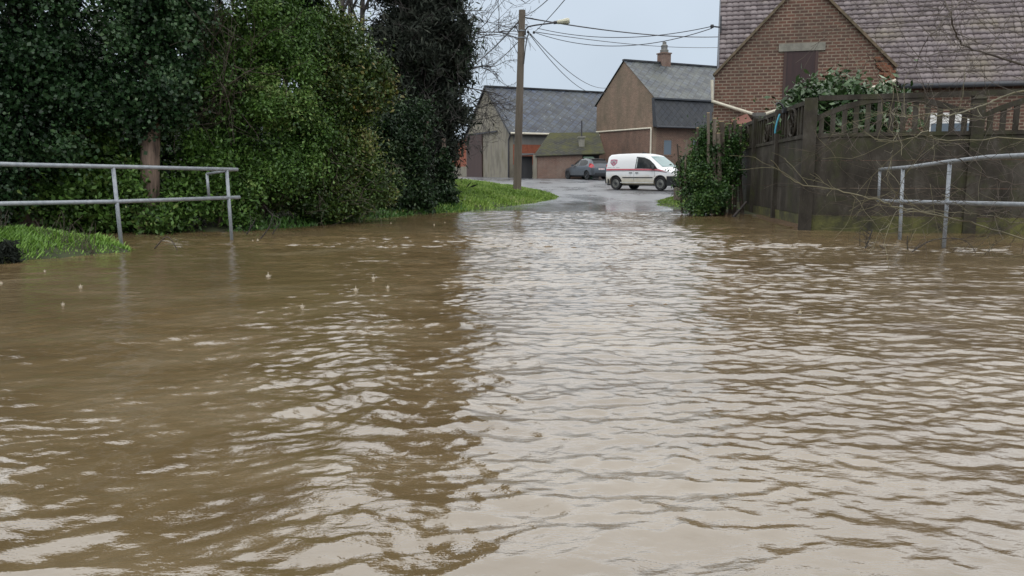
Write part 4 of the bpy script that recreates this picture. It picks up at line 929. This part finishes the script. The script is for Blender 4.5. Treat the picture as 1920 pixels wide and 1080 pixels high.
# undergrowth behind the railing
B3 = at(150, 430, 14.0); B3[2] = .05
tree('undergrowth_shrub', 'tangled low green undergrowth between the two ivy trees behind the left railing', 'shrub', B3, [('stem', [[B3, B3 + (0, 0, 1.2)], [B3 + (.5, 0, 0), B3 + (.9, 0, 1.2)], [B3 + (-.9, 0, 0), B3 + (-1.1, 0, 1.3)]], [[.03, .02]] * 3, M['bark'])],
     [('foliage', [el(140, 270, 14.2, 90, 60, .5), el(60, 370, 13.6, 100, 55, .45), el(200, 380, 14.0, 80, 50, .4), el(150, 330, 14.4, 130, 80, .5), el(230, 310, 14.3, 50, 50, .3), el(60, 410, 13.9, 120, 34, .4), el(210, 415, 14.2, 110, 30, .4)], 34000, .13, 12, .085, .55, M['leafgreen'], {'shell': .3})])
B4 = at(370, 430, 14.4); B4[2] = .05
tree('undergrowth_shrub', 'low leafy undergrowth right of the bare trunk foot by the railing end', 'shrub', B4, [('stem', [[B4, B4 + (0, 0, 1)], [B4 + (.4, 0, 0), B4 + (.7, 0, 1.2)]], [[.03, .02]] * 2, M['bark'])],
     [('foliage', [el(360, 330, 14.4, 60, 85, .4), el(430, 380, 14.5, 60, 50, .4), el(330, 395, 14.1, 50, 35, .3), el(285, 412, 13.5, 36, 18, .2), el(252, 360, 13.6, 12, 40, .15)], 19000, .12, 14, .075, .5, M['leafgreen'], {'shell': .3})])
# S1 big green shrub
B5 = at(470, 400, 15.6); B5[2] = .15
tree('evergreen_shrub', 'big mid green evergreen shrub rising above the far end of the left railing', 'shrub', B5, [('trunk', [[B5, B5 + (.1, .1, 2), B5 + (.2, .2, 4.2)], [B5 + (.2, 0, 0), B5 + (.7, 0, 2), B5 + (.9, .2, 3.6)], [B5 + (-.2, 0, 0), B5 + (-.7, .2, 2.2), B5 + (-1, .3, 4)]], [[.09, .07, .03]] * 3, M['bark'])],
     [('crown', [el(450, 100, 15.4, 95, 95, .9), el(430, 230, 15.0, 100, 100, .9), el(520, 180, 15.6, 80, 110, .8), el(470, 320, 15.1, 95, 75, .7), el(570, 300, 15.8, 60, 90, .6), el(540, 70, 16, 70, 60, .7), el(395, 150, 15.6, 60, 110, .7)], 140000, .12, 28, .058, .5, M['leafgreen'], {})])
b = MB(); sh1 = [o for o in col.objects if o.name == 'evergreen_shrub'][0]
for q in range(90):
    p = at(rng.normal(405, 28), rng.uniform(40, 250), 14.55 + rng.uniform(-.3, .5)); branch(b, p, (rng.normal() * .5, -.25, rng.normal() * .6 + .5), rng.uniform(.5, 1.1), .008, 1, .55, 3, -.01, 5, (2, 5), .003)
b.build('bare_twigs', M['twig'], sh1, world=True); b = MB()
for q in range(60):
    p = at(rng.uniform(380, 720), rng.uniform(300, 415), 15.2 + rng.uniform(-.3, .3)); p[1] += (p[0] + 5) * .45; branch(b, p, (rng.normal() * .6, -.4, rng.normal() * .4 + .3), rng.uniform(.3, .8), .006, 1, .5, 3, -.03, 5, (1, 4), .0028)
b.build('dead_twigs', M['twig'], sh1, world=True)
# S2 yellowing tree
B6 = at(620, 405, 17.6); B6[2] = .2
t2 = [[B6, at(590, 240, 17.6), at(560, 120, 17.8), at(520, 0, 18)], [B6, at(640, 230, 17.5), at(690, 130, 17.2)], [at(590, 240, 17.6), at(630, 120, 17.7), at(640, 20, 18)]]
tree('yellowing_tree', 'small tree with yellow brown autumn leaves leaning over the dark conifer', 'tree', B6, [('trunk', t2, [[.1, .07, .05, .02], [.07, .05, .015], [.05, .035, .02]], M['bark'])],
     [('crown', [el(640, 150, 17.2, 70, 60, .8), el(600, 110, 17.5, 70, 75, .8), el(560, 50, 17.8, 60, 60, .7), el(620, 215, 17.2, 60, 50, .6), el(645, 85, 17.6, 60, 45, .6)], 60000, .13, 18, .062, .52, M['leafolive'], {'shell': .35}), ('turning_tips', [el(700, 165, 17.0, 40, 42, .5), el(660, 190, 16.7, 50, 34, .5), el(690, 130, 17.1, 40, 30, .4)], 10500, .12, 14, .07, .55, M['leafyellow'], {'shell': .3})])
# S3 olive shrub below
B7 = at(600, 412, 16.8); B7[2] = .15
tree('olive_shrub', 'yellowish green shrub at the hedge foot below the yellowing tree', 'shrub', B7, [('trunk', [[B7, B7 + (-.2, 0, 1.8)], [B7, B7 + (.4, 0, 1.7)], [B7, B7 + (.9, .1, 1.3)]], [[.05, .02]] * 3, M['bark'])],
     [('crown', [el(600, 300, 16.6, 75, 85, .7), el(650, 330, 16.8, 55, 70, .6), el(550, 370, 16.0, 70, 40, .5), el(650, 250, 17, 50, 55, .6), el(690, 360, 17.4, 60, 45, .5), el(610, 380, 16.4, 75, 30, .4)], 85000, .12, 20, .062, .5, M['leafolive'], {'shell': .4})])
# S4 dark shrubs under the conifer
B8 = at(770, 395, 21.0); B8[2] = .25
tree('dark_shrub', 'dark green shrub under the conifer at the edge of the grass mound', 'shrub', B8, [('trunk', [[B8, B8 + (0, 0, 2.2)], [B8, B8 + (.5, 0, 2.2)], [B8, B8 + (-.5, 0, 1.8)]], [[.07, .03]] * 3, M['bark'])],
     [('crown', [el(745, 300, 21, 55, 70, .8), el(725, 250, 21.2, 50, 50, .7), el(768, 235, 21.2, 34, 42, .5), el(775, 330, 20.8, 30, 45, .5), el(740, 372, 20.2, 44, 26, .5), el(780, 378, 21, 30, 18, .4), el(700, 330, 21.4, 36, 50, .5)], 60000, .15, 16, .085, .45, M['darkgreen'], {'shell': .3})])
# conifer
B9 = at(800, 380, 24.5); B9[2] = .3
cc = []
for py, cx, hwid in ((-330, 780, 50), (-230, 777, 66), (-120, 778, 84), (-20, 776, 84), (70, 779, 83), (150, 781, 82), (220, 781, 80), (275, 776, 64), (315, 765, 40)):
    for q in (-.7, -.3, .1, .45, .78): cc.append(el(cx + hwid * q, py + rng.uniform(-35, 35), 24.5 + rng.uniform(-.8, .8), hwid * .42, 66, 1.1))
o9 = thing('dark_conifer', 'tall dark brownish conifer with a ragged right edge beside the bare twigs', 'tree', B9, 0, 'trees and shrubs along the left bank')
b = MB(); b.tube([B9, at(795, 200, 24.5), at(785, -400, 24.5)], [.28, .22, .06], 10); b.build('trunk', M['bark'], o9, world=True)
P, r = crown(cc, 150000, .2, 22, shell=.45); leaf_mesh('crown', P, .20, .20, M['conifer'], o9, r, droop=.35)
b = MB()
for q in range(70):
    p = at(rng.uniform(690, 870), rng.uniform(-20, 300), 23.4 + rng.uniform(-.4, .2)); branch(b, p, (rng.normal(), -.6, rng.normal() * .6 - .4), rng.uniform(.5, 1.2), .008, 1, .6, 3, -.05, 5, (1, 3), .004)
b.build('dead_twigs', M['darktwig'], o9, world=True)
# ivy clad stump at the mound edge
B9b = at(838, 385, 23.0); B9b[2] = .3
tree('ivy_stump', 'slim pale ivy covered trunk at the left edge of the grass mound', 'tree', B9b, [('trunk', [[B9b, at(836, 330, 23), at(832, 260, 23.2)]], [[.11, .09, .06]], M['bark'])],
     [('ivy', [el(835, 330, 22.9, 14, 45, .2), el(842, 374, 22.7, 18, 14, .3), el(828, 375, 22.5, 30, 20, .3)], 6000, .08, 12, .08, .7, M['darkgreen'], {})])
# hazy bare tree behind, right of the conifer
def bare_tree(label, base, limbs, n, seedspread, L, r, mat, depth=3, grav=-.01):
    o = thing('bare_tree', label, 'tree', base, 0, 'leafless trees behind the hedge')
    b = MB(); b.tube([base - (0, 0, .2)] + limbs[0][:1] + [limbs[0][-1]], [r * 2.2, r * 1.8, r * .9], 9); b.build('trunk', mat, o, smooth=True, world=True)
    b = MB()
    for pth in limbs[1:]:
        b.tube(pth, np.linspace(r, r * .35, len(pth)), 6)
        for q in range(n):
            i = rng.integers(0, len(pth) - 1); p = pth[i] + (pth[i + 1] - pth[i]) * rng.uniform(); d = (pth[i + 1] - pth[i]); d = d / np.linalg.norm(d)
            branch(b, p, d + rng.normal(size=3) * .7, L * rng.uniform(.6, 1.2), r * .45, depth, seedspread, 4, grav, 6, (2, 4), .007)
    b.build('crown', mat, o, world=True); return o
Bt = at(790, 345, 36); Bt[2] = .5
q_ = lambda *a: [at(x, y, 36 + d) for x, y, d in a]
bare_tree('leafless tree with a fan of fine dark twigs between the conifer and the utility pole', Bt, [q_((800, 200, 0), (790, -60, 0)), q_((800, 180, 0), (860, 90, 0), (915, 40, -1)), q_((800, 100, 0), (870, 0, 0), (945, -40, 0)), q_((800, 140, 0), (880, 130, 0), (925, 120, 1)), q_((800, 220, 0), (860, 200, 0), (900, 215, -.5)), q_((800, 20, 0), (900, -50, 0), (985, 5, 0)), q_((800, 60, 0), (850, 20, 0), (905, 20, .6)), q_((800, 250, 0), (870, 235, 0), (895, 245, -.5)), q_((800, 160, 0), (880, 165, 0), (930, 175, .5)), q_((800, 80, 0), (880, 60, 0), (950, 60, .5))], 9, .5, 1.7, .045, M['darktwig'], 3, -.025)
for px, dY, lab in ((640, 0, 'leafless tree trunk standing behind the yellowing tree, leftmost of three'), (655, 1.2, 'thin leafless trunk behind the yellowing tree, between two others'), (678, .5, 'leafless tree trunk beside the conifer top, rightmost of three')):
    Bq = at(px, 350, 28 + dY); Bq[2] = .3
    bare_tree(lab, Bq, [[at(px, 100, 28 + dY), at(px + 4, -120, 28 + dY)], [at(px, 60, 28 + dY), at(px - 40, -40, 28)], [at(px, 30, 28 + dY), at(px + 40, -60, 28)]], 4, .5, 1.4, .06, M['darktwig'], 2)
Bq = at(480, 350, 21); Bq[2] = .3
bare_tree('leafless dark tree showing above the big evergreen shrub', Bq, [[at(478, 100, 21), at(500, -160, 21)], [at(480, 30, 21), at(440, -20, 21), at(400, -60, 21)], [at(480, 60, 21), at(530, 0, 21), at(570, -50, 21)], [at(478, 80, 21), at(420, 40, 20.5), at(380, 20, 20)]], 8, .55, 1.4, .055, M['darktwig'], 2)
for nm, cl in (('ivy_tree', [el(20, -420, 14, 150, 130, 1.2)]), ('ivy_tree.001', [el(270, -480, 14.6, 130, 130, 1.2)]), ('evergreen_shrub', [el(440, -90, 16.4, 90, 70, .8), el(520, -60, 16.8, 70, 60, .7)]), ('dark_conifer', [el(785, -470, 24.5, 70, 110, 1.2), el(785, -640, 24.5, 46, 110, .9)])):  # coarse crowns added above the view to darken sky reflections on the left water
    o_ = bpy.data.objects[nm]; P, r = crown(cl, 11000, .2, 20); leaf_mesh('unseen_crown', P, .17, .6, M['conifer'] if 'conifer' in nm else M['darkgreen'], o_, r)
# deeper row of trees that closes the hedge
for k, (px, Y, rx, top, n, lab) in enumerate(((150, 18.5, 190, 330, 16000, 'dark dense evergreen standing behind the far left ivy tree'), (400, 19.5, 150, 225, 15000, 'dark dense evergreen standing behind the big evergreen shrub'), (600, 22, 110, 165, 11000, 'dark dense evergreen standing behind the yellowing tree'))):
    Bk = at(px, 400, Y); Bk[2] = .2
    tree('background_evergreen', lab, 'tree', Bk, [('trunk', [[Bk, Bk + (0, 0, 4)]], [[.15, .08]], M['bark'])], [('crown', [el(px - rx * .45, 390 - top * .5, Y, rx * .6, top * .5, 1.0), el(px + rx * .45, 390 - top * .45, Y, rx * .6, top * .5, 1.0), el(px, 390 - top * .75, Y, rx * .55, top * .35, 1.)], n, .2, 18, .17, .6, M['darkgreen'], {'shell': .3})])

# hedge bush with sawn stems at the end of the side fence
B10 = onz(1330, 402); B10[2] = 0
hd = tree('cut_back_hedge', 'dark green hedge bush with sawn off stems between the van and the concrete fence', 'hedge', B10, [],
     [('foliage', [el(1302, 345, 20.4, 29, 38, .6), el(1338, 368, 20.0, 38, 28, .6), el(1290, 318, 20.8, 17, 20, .4), el(1332, 305, 20.8, 28, 32, .5), el(1365, 335, 20.8, 23, 44, .4), el(1378, 255, 21, 14, 20, .3), el(1312, 388, 19.8, 28, 12, .4), el(1281, 338, 20.9, 10, 18, .3), el(1316, 285, 20.9, 16, 26, .35), el(1345, 280, 20.9, 22, 30, .35), el(1374, 280, 20.8, 17, 30, .3), el(1322, 250, 21, 9, 18, .25)], 46000, .1, 18, .062, .5, M['hedge'], {'shell': .35})], None)
M['cutwood'] = plain('fresh_sawn_wood', (.62, .46, .26), .8)
stems = [(1345, 330, 1340, 222, .055), (1358, 330, 1353, 228, .075), (1372, 320, 1369, 232, .05), (1332, 300, 1328, 212, .045), (1395, 320, 1388, 236, .05), (1318, 320, 1308, 240, .04), (1297, 330, 1288, 262, .03), (1282, 320, 1270, 270, .025), (1380, 320, 1377, 225, .05), (1350, 330, 1347, 250, .06)]
for k, (xa, ya, xb, yb, r) in enumerate(stems):
    pa, pb = at(xa, ya, 20.6 + .1 * (k % 3)), at(xb, yb, 20.5 + .1 * (k % 3)); pa[2] = 0
    b = MB(); b.tube([pa, pa * .5 + pb * .5 + rng.normal(size=3) * .04, pb], [r * 1.1, r, r * .85], 8); s_o = b.build('cut_stem', M['twig'] if k % 3 else M['polewood'], hd, world=True)
    d_ = (pb - pa) / np.linalg.norm(pb - pa); b = MB(); b.tube([pb - d_ * .01, pb + d_ * .012], r * .84, 8); 
    if k not in (6, 7): b.build('sawn_face', M['cutwood'], s_o, world=False) if False else b.build('sawn_face', M['cutwood'], hd, world=True)
# laurel between the fence and the house
B11 = at(1570, 330, 17.6); B11[2] = 0
tree('laurel_shrub', 'glossy green laurel shrub growing behind the fence below the loft door', 'shrub', B11, [('stem', [[B11, B11 + (0, 0, 2.6)], [B11, B11 + (.9, 0, 2.6)], [B11, B11 + (-.8, 0, 2.5)]], [[.05, .02]] * 3, M['bark'])],
     [('foliage', [el(1520, 184, 17.4, 42, 24, .5), el(1580, 178, 17.6, 48, 26, .6), el(1650, 188, 17.6, 48, 20, .5), el(1550, 240, 17.2, 90, 40, .6), el(1670, 240, 17.2, 50, 40, .5), el(1490, 205, 17.6, 24, 20, .4)], 8500, .12, 8, .14, .42, M['laurel'], {'shell': .25})], None)
# bare shrub on the right whose branches hang across the fence
B12 = np.array((8.4, 9.6, -.1))
sh = thing('bare_shrub', 'leafless shrub whose long pale twigs reach across the right railing and fence', 'shrub', B12)
paths = [([(2150, 120), (1920, 170), (1845, 197), (1780, 216), (1740, 214), (1690, 219), (1668, 206), (1645, 176)], 9.8, .016, 'twiggreen'),
 ([(2150, 510), (1920, 446), (1800, 413), (1700, 392), (1640, 374), (1560, 354), (1490, 341), (1445, 300)], 9.4, .014, 'twiggreen'),
 ([(2150, 255), (1920, 258), (1765, 262), (1738, 246), (1700, 262), (1640, 262)], 9.6, .011, 'twiggreen'),
 ([(2150, 210), (1920, 122), (1815, 88), (1792, 62), (1782, 22), (1760, -20)], 10.2, .02, 'twig'),
 ([(2100, 60), (1920, 96), (1800, 96), (1720, 105), (1660, 98), (1600, 120)], 10.4, .009, 'twig'),
 ([(2080, -80), (1840, -30), (1800, 5), (1760, 50), (1735, 78), (1715, 130)], 10.0, .012, 'twig'),
 ([(2100, -60), (1900, -20), (1700, -10), (1650, 8), (1605, 40)], 10.4, .009, 'twig'),
 ([(2120, 130), (1920, 30), (1870, 70), (1820, 120), (1790, 160)], 9.9, .009, 'twig'),
 ([(2150, 420), (1920, 418), (1860, 405), (1790, 398), (1700, 398), (1600, 420)], 9.9, .008, 'twiggreen'),
 ([(2150, 340), (1920, 345), (1850, 330), (1800, 300), (1762, 272), (1700, 250)], 9.6, .010, 'twig'),
 ([(2150, 150), (1920, 200), (1800, 228), (1720, 190), (1620, 245), (1560, 265), (1540, 280)], 9.9, .008, 'twig'),
 ([(2150, 300), (1920, 300), (1900, 380), (1880, 400)], 9.3, .007, 'twig')]
bm = {'twig': MB(), 'twiggreen': MB()}
def bez(P, n=7):
    P = [np.array(p) for p in P]; out = []
    for i in range(len(P) - 1):
        p0, p1, p2, p3 = P[max(i - 1, 0)], P[i], P[i + 1], P[min(i + 2, len(P) - 1)]
        for k in range(n):
            t = k / n; out.append(.5 * (2 * p1 + (p2 - p0) * t + (2 * p0 - 5 * p1 + 4 * p2 - p3) * t * t + (3 * p1 - p0 - 3 * p2 + p3) * t ** 3))
    return np.array(out + [P[-1]])
for pts, Y, r, mt in paths:
    P = [at(x, y, Y + .5 * math.sin(i * 1.3)) for i, (x, y) in enumerate(pts)]; C = bez(P); C[1:-1] += rng.normal(size=C[1:-1].shape) * .008
    r *= .8
    bm[mt].tube(np.concatenate([[B12 + (0, 0, .3 + .1 * len(pts))], C]), np.linspace(r * 1.1, r * .38, len(C) + 1), 6)
    for q in range(int(len(C) * .32)):
        i = rng.integers(6, len(C) - 1); d = C[min(i + 1, len(C) - 1)] - C[i]; d = d / (np.linalg.norm(d) + 1e-6)
        branch(bm[mt], C[i], d + rng.normal(size=3) * (.75, .4, .75), rng.uniform(.25, .95), r * .36, 1, .55, 3, 0, 5, (1, 4), .0028)
for q in range(34):      # thin brambly whips low by the railing and over the roof
    lowq = q < 20
    p = at(rng.uniform(1700, 2050), rng.uniform(300, 430) if lowq else rng.uniform(-20, 200), rng.uniform(9.4, 11.2))
    branch(bm['twig'], p, (-1, rng.normal() * .2, rng.normal() * .5), rng.uniform(.7, 1.6), .0055, 2, .5, 3, 0, 6, (2, 4), .0026)
bm['twig'].build('brown_twigs', M['twig'], sh, world=True); bm['twiggreen'].build('green_twigs', M['twiggreen'], sh, world=True)
b = MB(); b.tube([B12 - (0, 0, .3), B12 + (0, 0, .5), B12 + (.2, .2, 1.8), B12 + (.1, 0, 3.2)], [.07, .06, .045, .02], 8); b.build('trunk', M['bark'], sh, world=True)
# twigs hanging in from the top left
B13 = np.array((-7.0, 10.5, 0)); 
# ------------------------------------------------------------------ flotsam, stakes, splashes
def stick(label, pts, Y, r, mat='darktwig', name='stick', twigs=3, group='sticks caught in the flood'):
    P = [at(x, y, Y) for x, y in pts]; b = MB(); C = bez(P, 5); b.tube(C, np.linspace(r, r * .5, len(C)), 6)
    for q in range(twigs): i = rng.integers(1, len(C) - 1); branch(b, C[i], rng.normal(size=3) * (1, .3, 1) + (0, 0, .6), .22, r * .5, 0, .5, 3, 0, 4, (1, 2), .002)
    tag(b.build(name, M[mat], smooth=True, world=True), label, 'stick', group)
stick('bent A-shaped stick poking out of the water between the two left railing posts', [(290, 466), (314, 444), (334, 471)], 10.5, .011, 'twig', twigs=0)
stick('dark twisted stick leaning out of the water right of the left railing end', [(485, 452), (505, 425), (512, 400)], 12.6, .012)
stick('forked dark stick nearest the left railing end post', [(462, 440), (474, 420), (480, 408)], 12.9, .010)
stick('short dark stick slanting beside the grass strip', [(510, 440), (520, 425), (526, 415)], 13.2, .009)
stick('long arched twig dipping into the water at the foot of the right railing post', [(1700, 480), (1722, 464), (1750, 450), (1790, 447), (1815, 455), (1835, 480)], 10.5, .009, 'darktwig', twigs=2)
stick('upright dark stalk standing in the water left of the right railing post', [(1703, 474), (1701, 455), (1702, 442)], 10.7, .009, twigs=4)
stick('clump of dark broken stems in the water below the fence corner', [(1618, 474), (1626, 458), (1636, 430)], 11, .013, twigs=8)
stick('thin dark stem rising from the water before the mossy fence foot', [(1614, 470), (1612, 450), (1613, 428)], 11.2, .006, twigs=2)
stick('low dark branch lying on the water left of the arched twig', [(1650, 460), (1665, 472), (1690, 476)], 10.8, .008, twigs=5)
stick('straight pale cane leaning on the right railing post', [(1765, 460), (1755, 415), (1744, 345)], 10.7, .006, 'twiggreen', twigs=0)
stick('dark plank like branch leaning on the foot of the roadside fence', [(1374, 408), (1388, 392), (1400, 378)], 19.3, .04, 'darktwig', twigs=0)
Wp = at(1271, 375, 26.5); Wp[2] = .0
b = MB(); b.lathe([(.0, -.2), (.16, -.2), (.15, .55), (.13, .62), (0, .63)], Wp, 'z', 12); tag(b.build('wooden_post', M['polewood'], world=True, smooth=False), 'short mossy wooden post on the grass patch beside the van front', 'post')
Wc = np.array((-5.75, 9.2, .0)); b = MB(); 
P, r = crown([(at(8, 478, 9.0), (.16, .14, .14))], 900, .03, 6, shell=.5); o = leaf_mesh('dead_tussock', P, .10, .2, M['conifer'], None, r * .22); 
tag(o, 'dark clump of dead leaves at the waterline of the left grass bank', 'tussock')
# dry stalks on the bank
b = MB()
for q in range(46):
    px = rng.choice([10, 150, 165, 175, 8, 90, 120]) + rng.normal() * 8; p = at(px, 455, 9.9); p[2] = float(bank_z(p[:1], p[1:2])[0])
    branch(b, p, (rng.normal() * .3, rng.normal() * .2, 1), rng.uniform(.12, .42), .004, 1, .4, 3, 0, 4, (0, 2), .002)
tag(b.build('dry_stalks', M['twig'], world=True), 'thin brown dry stalks standing in the grass bank', 'stalks')
# blue strap and hook on the side fence
b = MB(); q0 = [at(1462, 214, 16.2), at(1457, 228, 16.2), at(1454, 242, 16.2), at(1453, 250, 16.2)]; b.tube(bez(q0), .018, 6)
M['blue'] = plain('turquoise_strap', (.05, .30, .42), .5); tag(b.build('blue_strap', M['blue'], world=True), 'turquoise strap hanging on the ring motif fence panel', 'strap')
b = MB(); b.tube(bez([at(1470, 206, 16.4), at(1466, 197, 16.4), at(1459, 193, 16.4), at(1455, 197, 16.4)]), .022, 6); b.box(*(at(1472, 207, 16.4) - (.05, .04, .05)), *(at(1472, 207, 16.4) + (.07, .04, .06)))
tag(b.build('hook', M['black'], world=True), 'small black hook standing on top of the roadside fence', 'hook')
M['salmon'] = plain('salmon_tiles', (.2, .09, .07), .7)
ln = thing('lean_to', 'low lean-to with salmon coloured roof edge behind the roadside fence', 'lean-to', at(1400, 330, 22.6) * (1, 1, 0))
pa, pb = at(1382, 243, 22.6), at(1413, 231, 22.6)
b = MB(); b.prism([pa, pb, pb + (0, 0, -.14), pa + (0, 0, -.14)], (.1, 1.0, .35)); b.build('roof', M['salmon'], ln, world=True, recalc=True)
b = MB(); b.box(pa[0] + .05, 22.75, -.1, pb[0] - .05, 23.3, pa[2] - .12); b.build('wall', M['brick_house'], ln, world=True, uv=True)
# floating leaves
M['deadleaf'] = plain('dead_leaf', (.22, .15, .08), .5)
def debris(label, px, py, w_):
    w_ *= .75
    p = onz(px, py, .012); b = MB(); n = 9; a = np.linspace(0, 2 * math.pi, n, endpoint=False); rr = w_ * rng.uniform(.7, 1.1, n)
    top = np.stack([p[0] + rr * np.cos(a), p[1] + .6 * rr * np.sin(a), p[2] + .012 + .15 * w_ * np.abs(np.sin(a * 1.5))], 1)
    b.add(np.concatenate([top, [p + (0, 0, .02 + .1 * w_)], [p + (0, 0, .008)]]), [[i, (i + 1) % n, n] for i in range(n)] + [[(i + 1) % n, i, n + 1] for i in range(n)])
    tag(b.build('floating_leaf', M['deadleaf'], smooth=True, world=True), label, 'leaf', 'dead leaves floating on the flood')
for d_ in (('dark brown leaf clump floating mid road, largest of the far pair', 1027, 465, .11), ('small brown leaf floating just right of the far leaf clump', 1076, 466, .07), ('faint brown leaf lying left of the far leaf clump', 995, 459, .06), ('yellowish leaf floating below the far leaf clump', 975, 503, .045), ('tan leaf floating in the bright middle of the flood', 1184, 577, .045), ('pale tan leaf floating right of the bright middle', 1248, 574, .03)): debris(*d_)
# raindrop splashes
m, t, bs = material('splash_water'); bs.inputs['Base Color'].default_value = (.36, .31, .225, 1); bs.inputs['Roughness'].default_value = .12; M['splash'] = m
def splash(label, px, py, h):
    h *= .45
    p = onz(px, py, 0); b = MB()
    b.lathe([(h * .75, -.01), (h * .5, h * .10), (h * .28, h * .28), (h * .15, h * .5), (h * .10, h * .78), (h * .15, h * .92), (h * .09, h * 1.05), (0, h * 1.08)], p, 'z', 10)
    a_ = np.linspace(0, 2 * math.pi, 19); b.tube(np.stack([p[0] + h * .95 * np.cos(a_), p[1] + h * .95 * np.sin(a_), p[2] + .004 + 0 * a_], 1), h * .06, 5)
    V = np.concatenate(b.V); V += rng.normal(size=V.shape) * h * .03; b.V = [V]
    tag(b.build('raindrop_splash', M['splash'], smooth=True, world=True), label, 'splash', 'raindrop splashes on the flood')
for s in (('tall pale raindrop splash straight below the left railing end post', 503, 517, .075), ('raindrop splash in the brown water, larger of the pair left of the bright streak', 667, 543, .07), ('raindrop splash just above the pair left of the bright streak', 700, 521, .055), ('faint raindrop splash right of the pair', 727, 538, .045), ('raindrop splash nearest the middle of the left half of the flood', 567, 575, .05), ('raindrop splash below the left grass bank, farther of two', 84, 508, .035), ('pinkish raindrop splash below the left grass bank near the first post', 151, 537, .05), ('raindrop splash far left and nearest the viewer', 118, 570, .04), ('raindrop splash at the very left edge of the picture', 2, 530, .04), ('yellowish raindrop splash in the right half of the flood, left of two', 1406, 580, .035), ('yellowish raindrop splash in the right half of the flood, right of two', 1500, 585, .04), ('pale raindrop splash beside the stick right of the left railing end', 483, 450, .05), ('low raindrop splash beside the stick, left of two', 474, 451, .035), ('raindrop splash near the hedge foot on far brown water, left of three', 733, 418, .04), ('raindrop splash near the hedge foot on far brown water, middle of three', 814, 421, .05), ('raindrop splash near the hedge foot on far brown water, right of three', 834, 417, .04)): splash(*s)
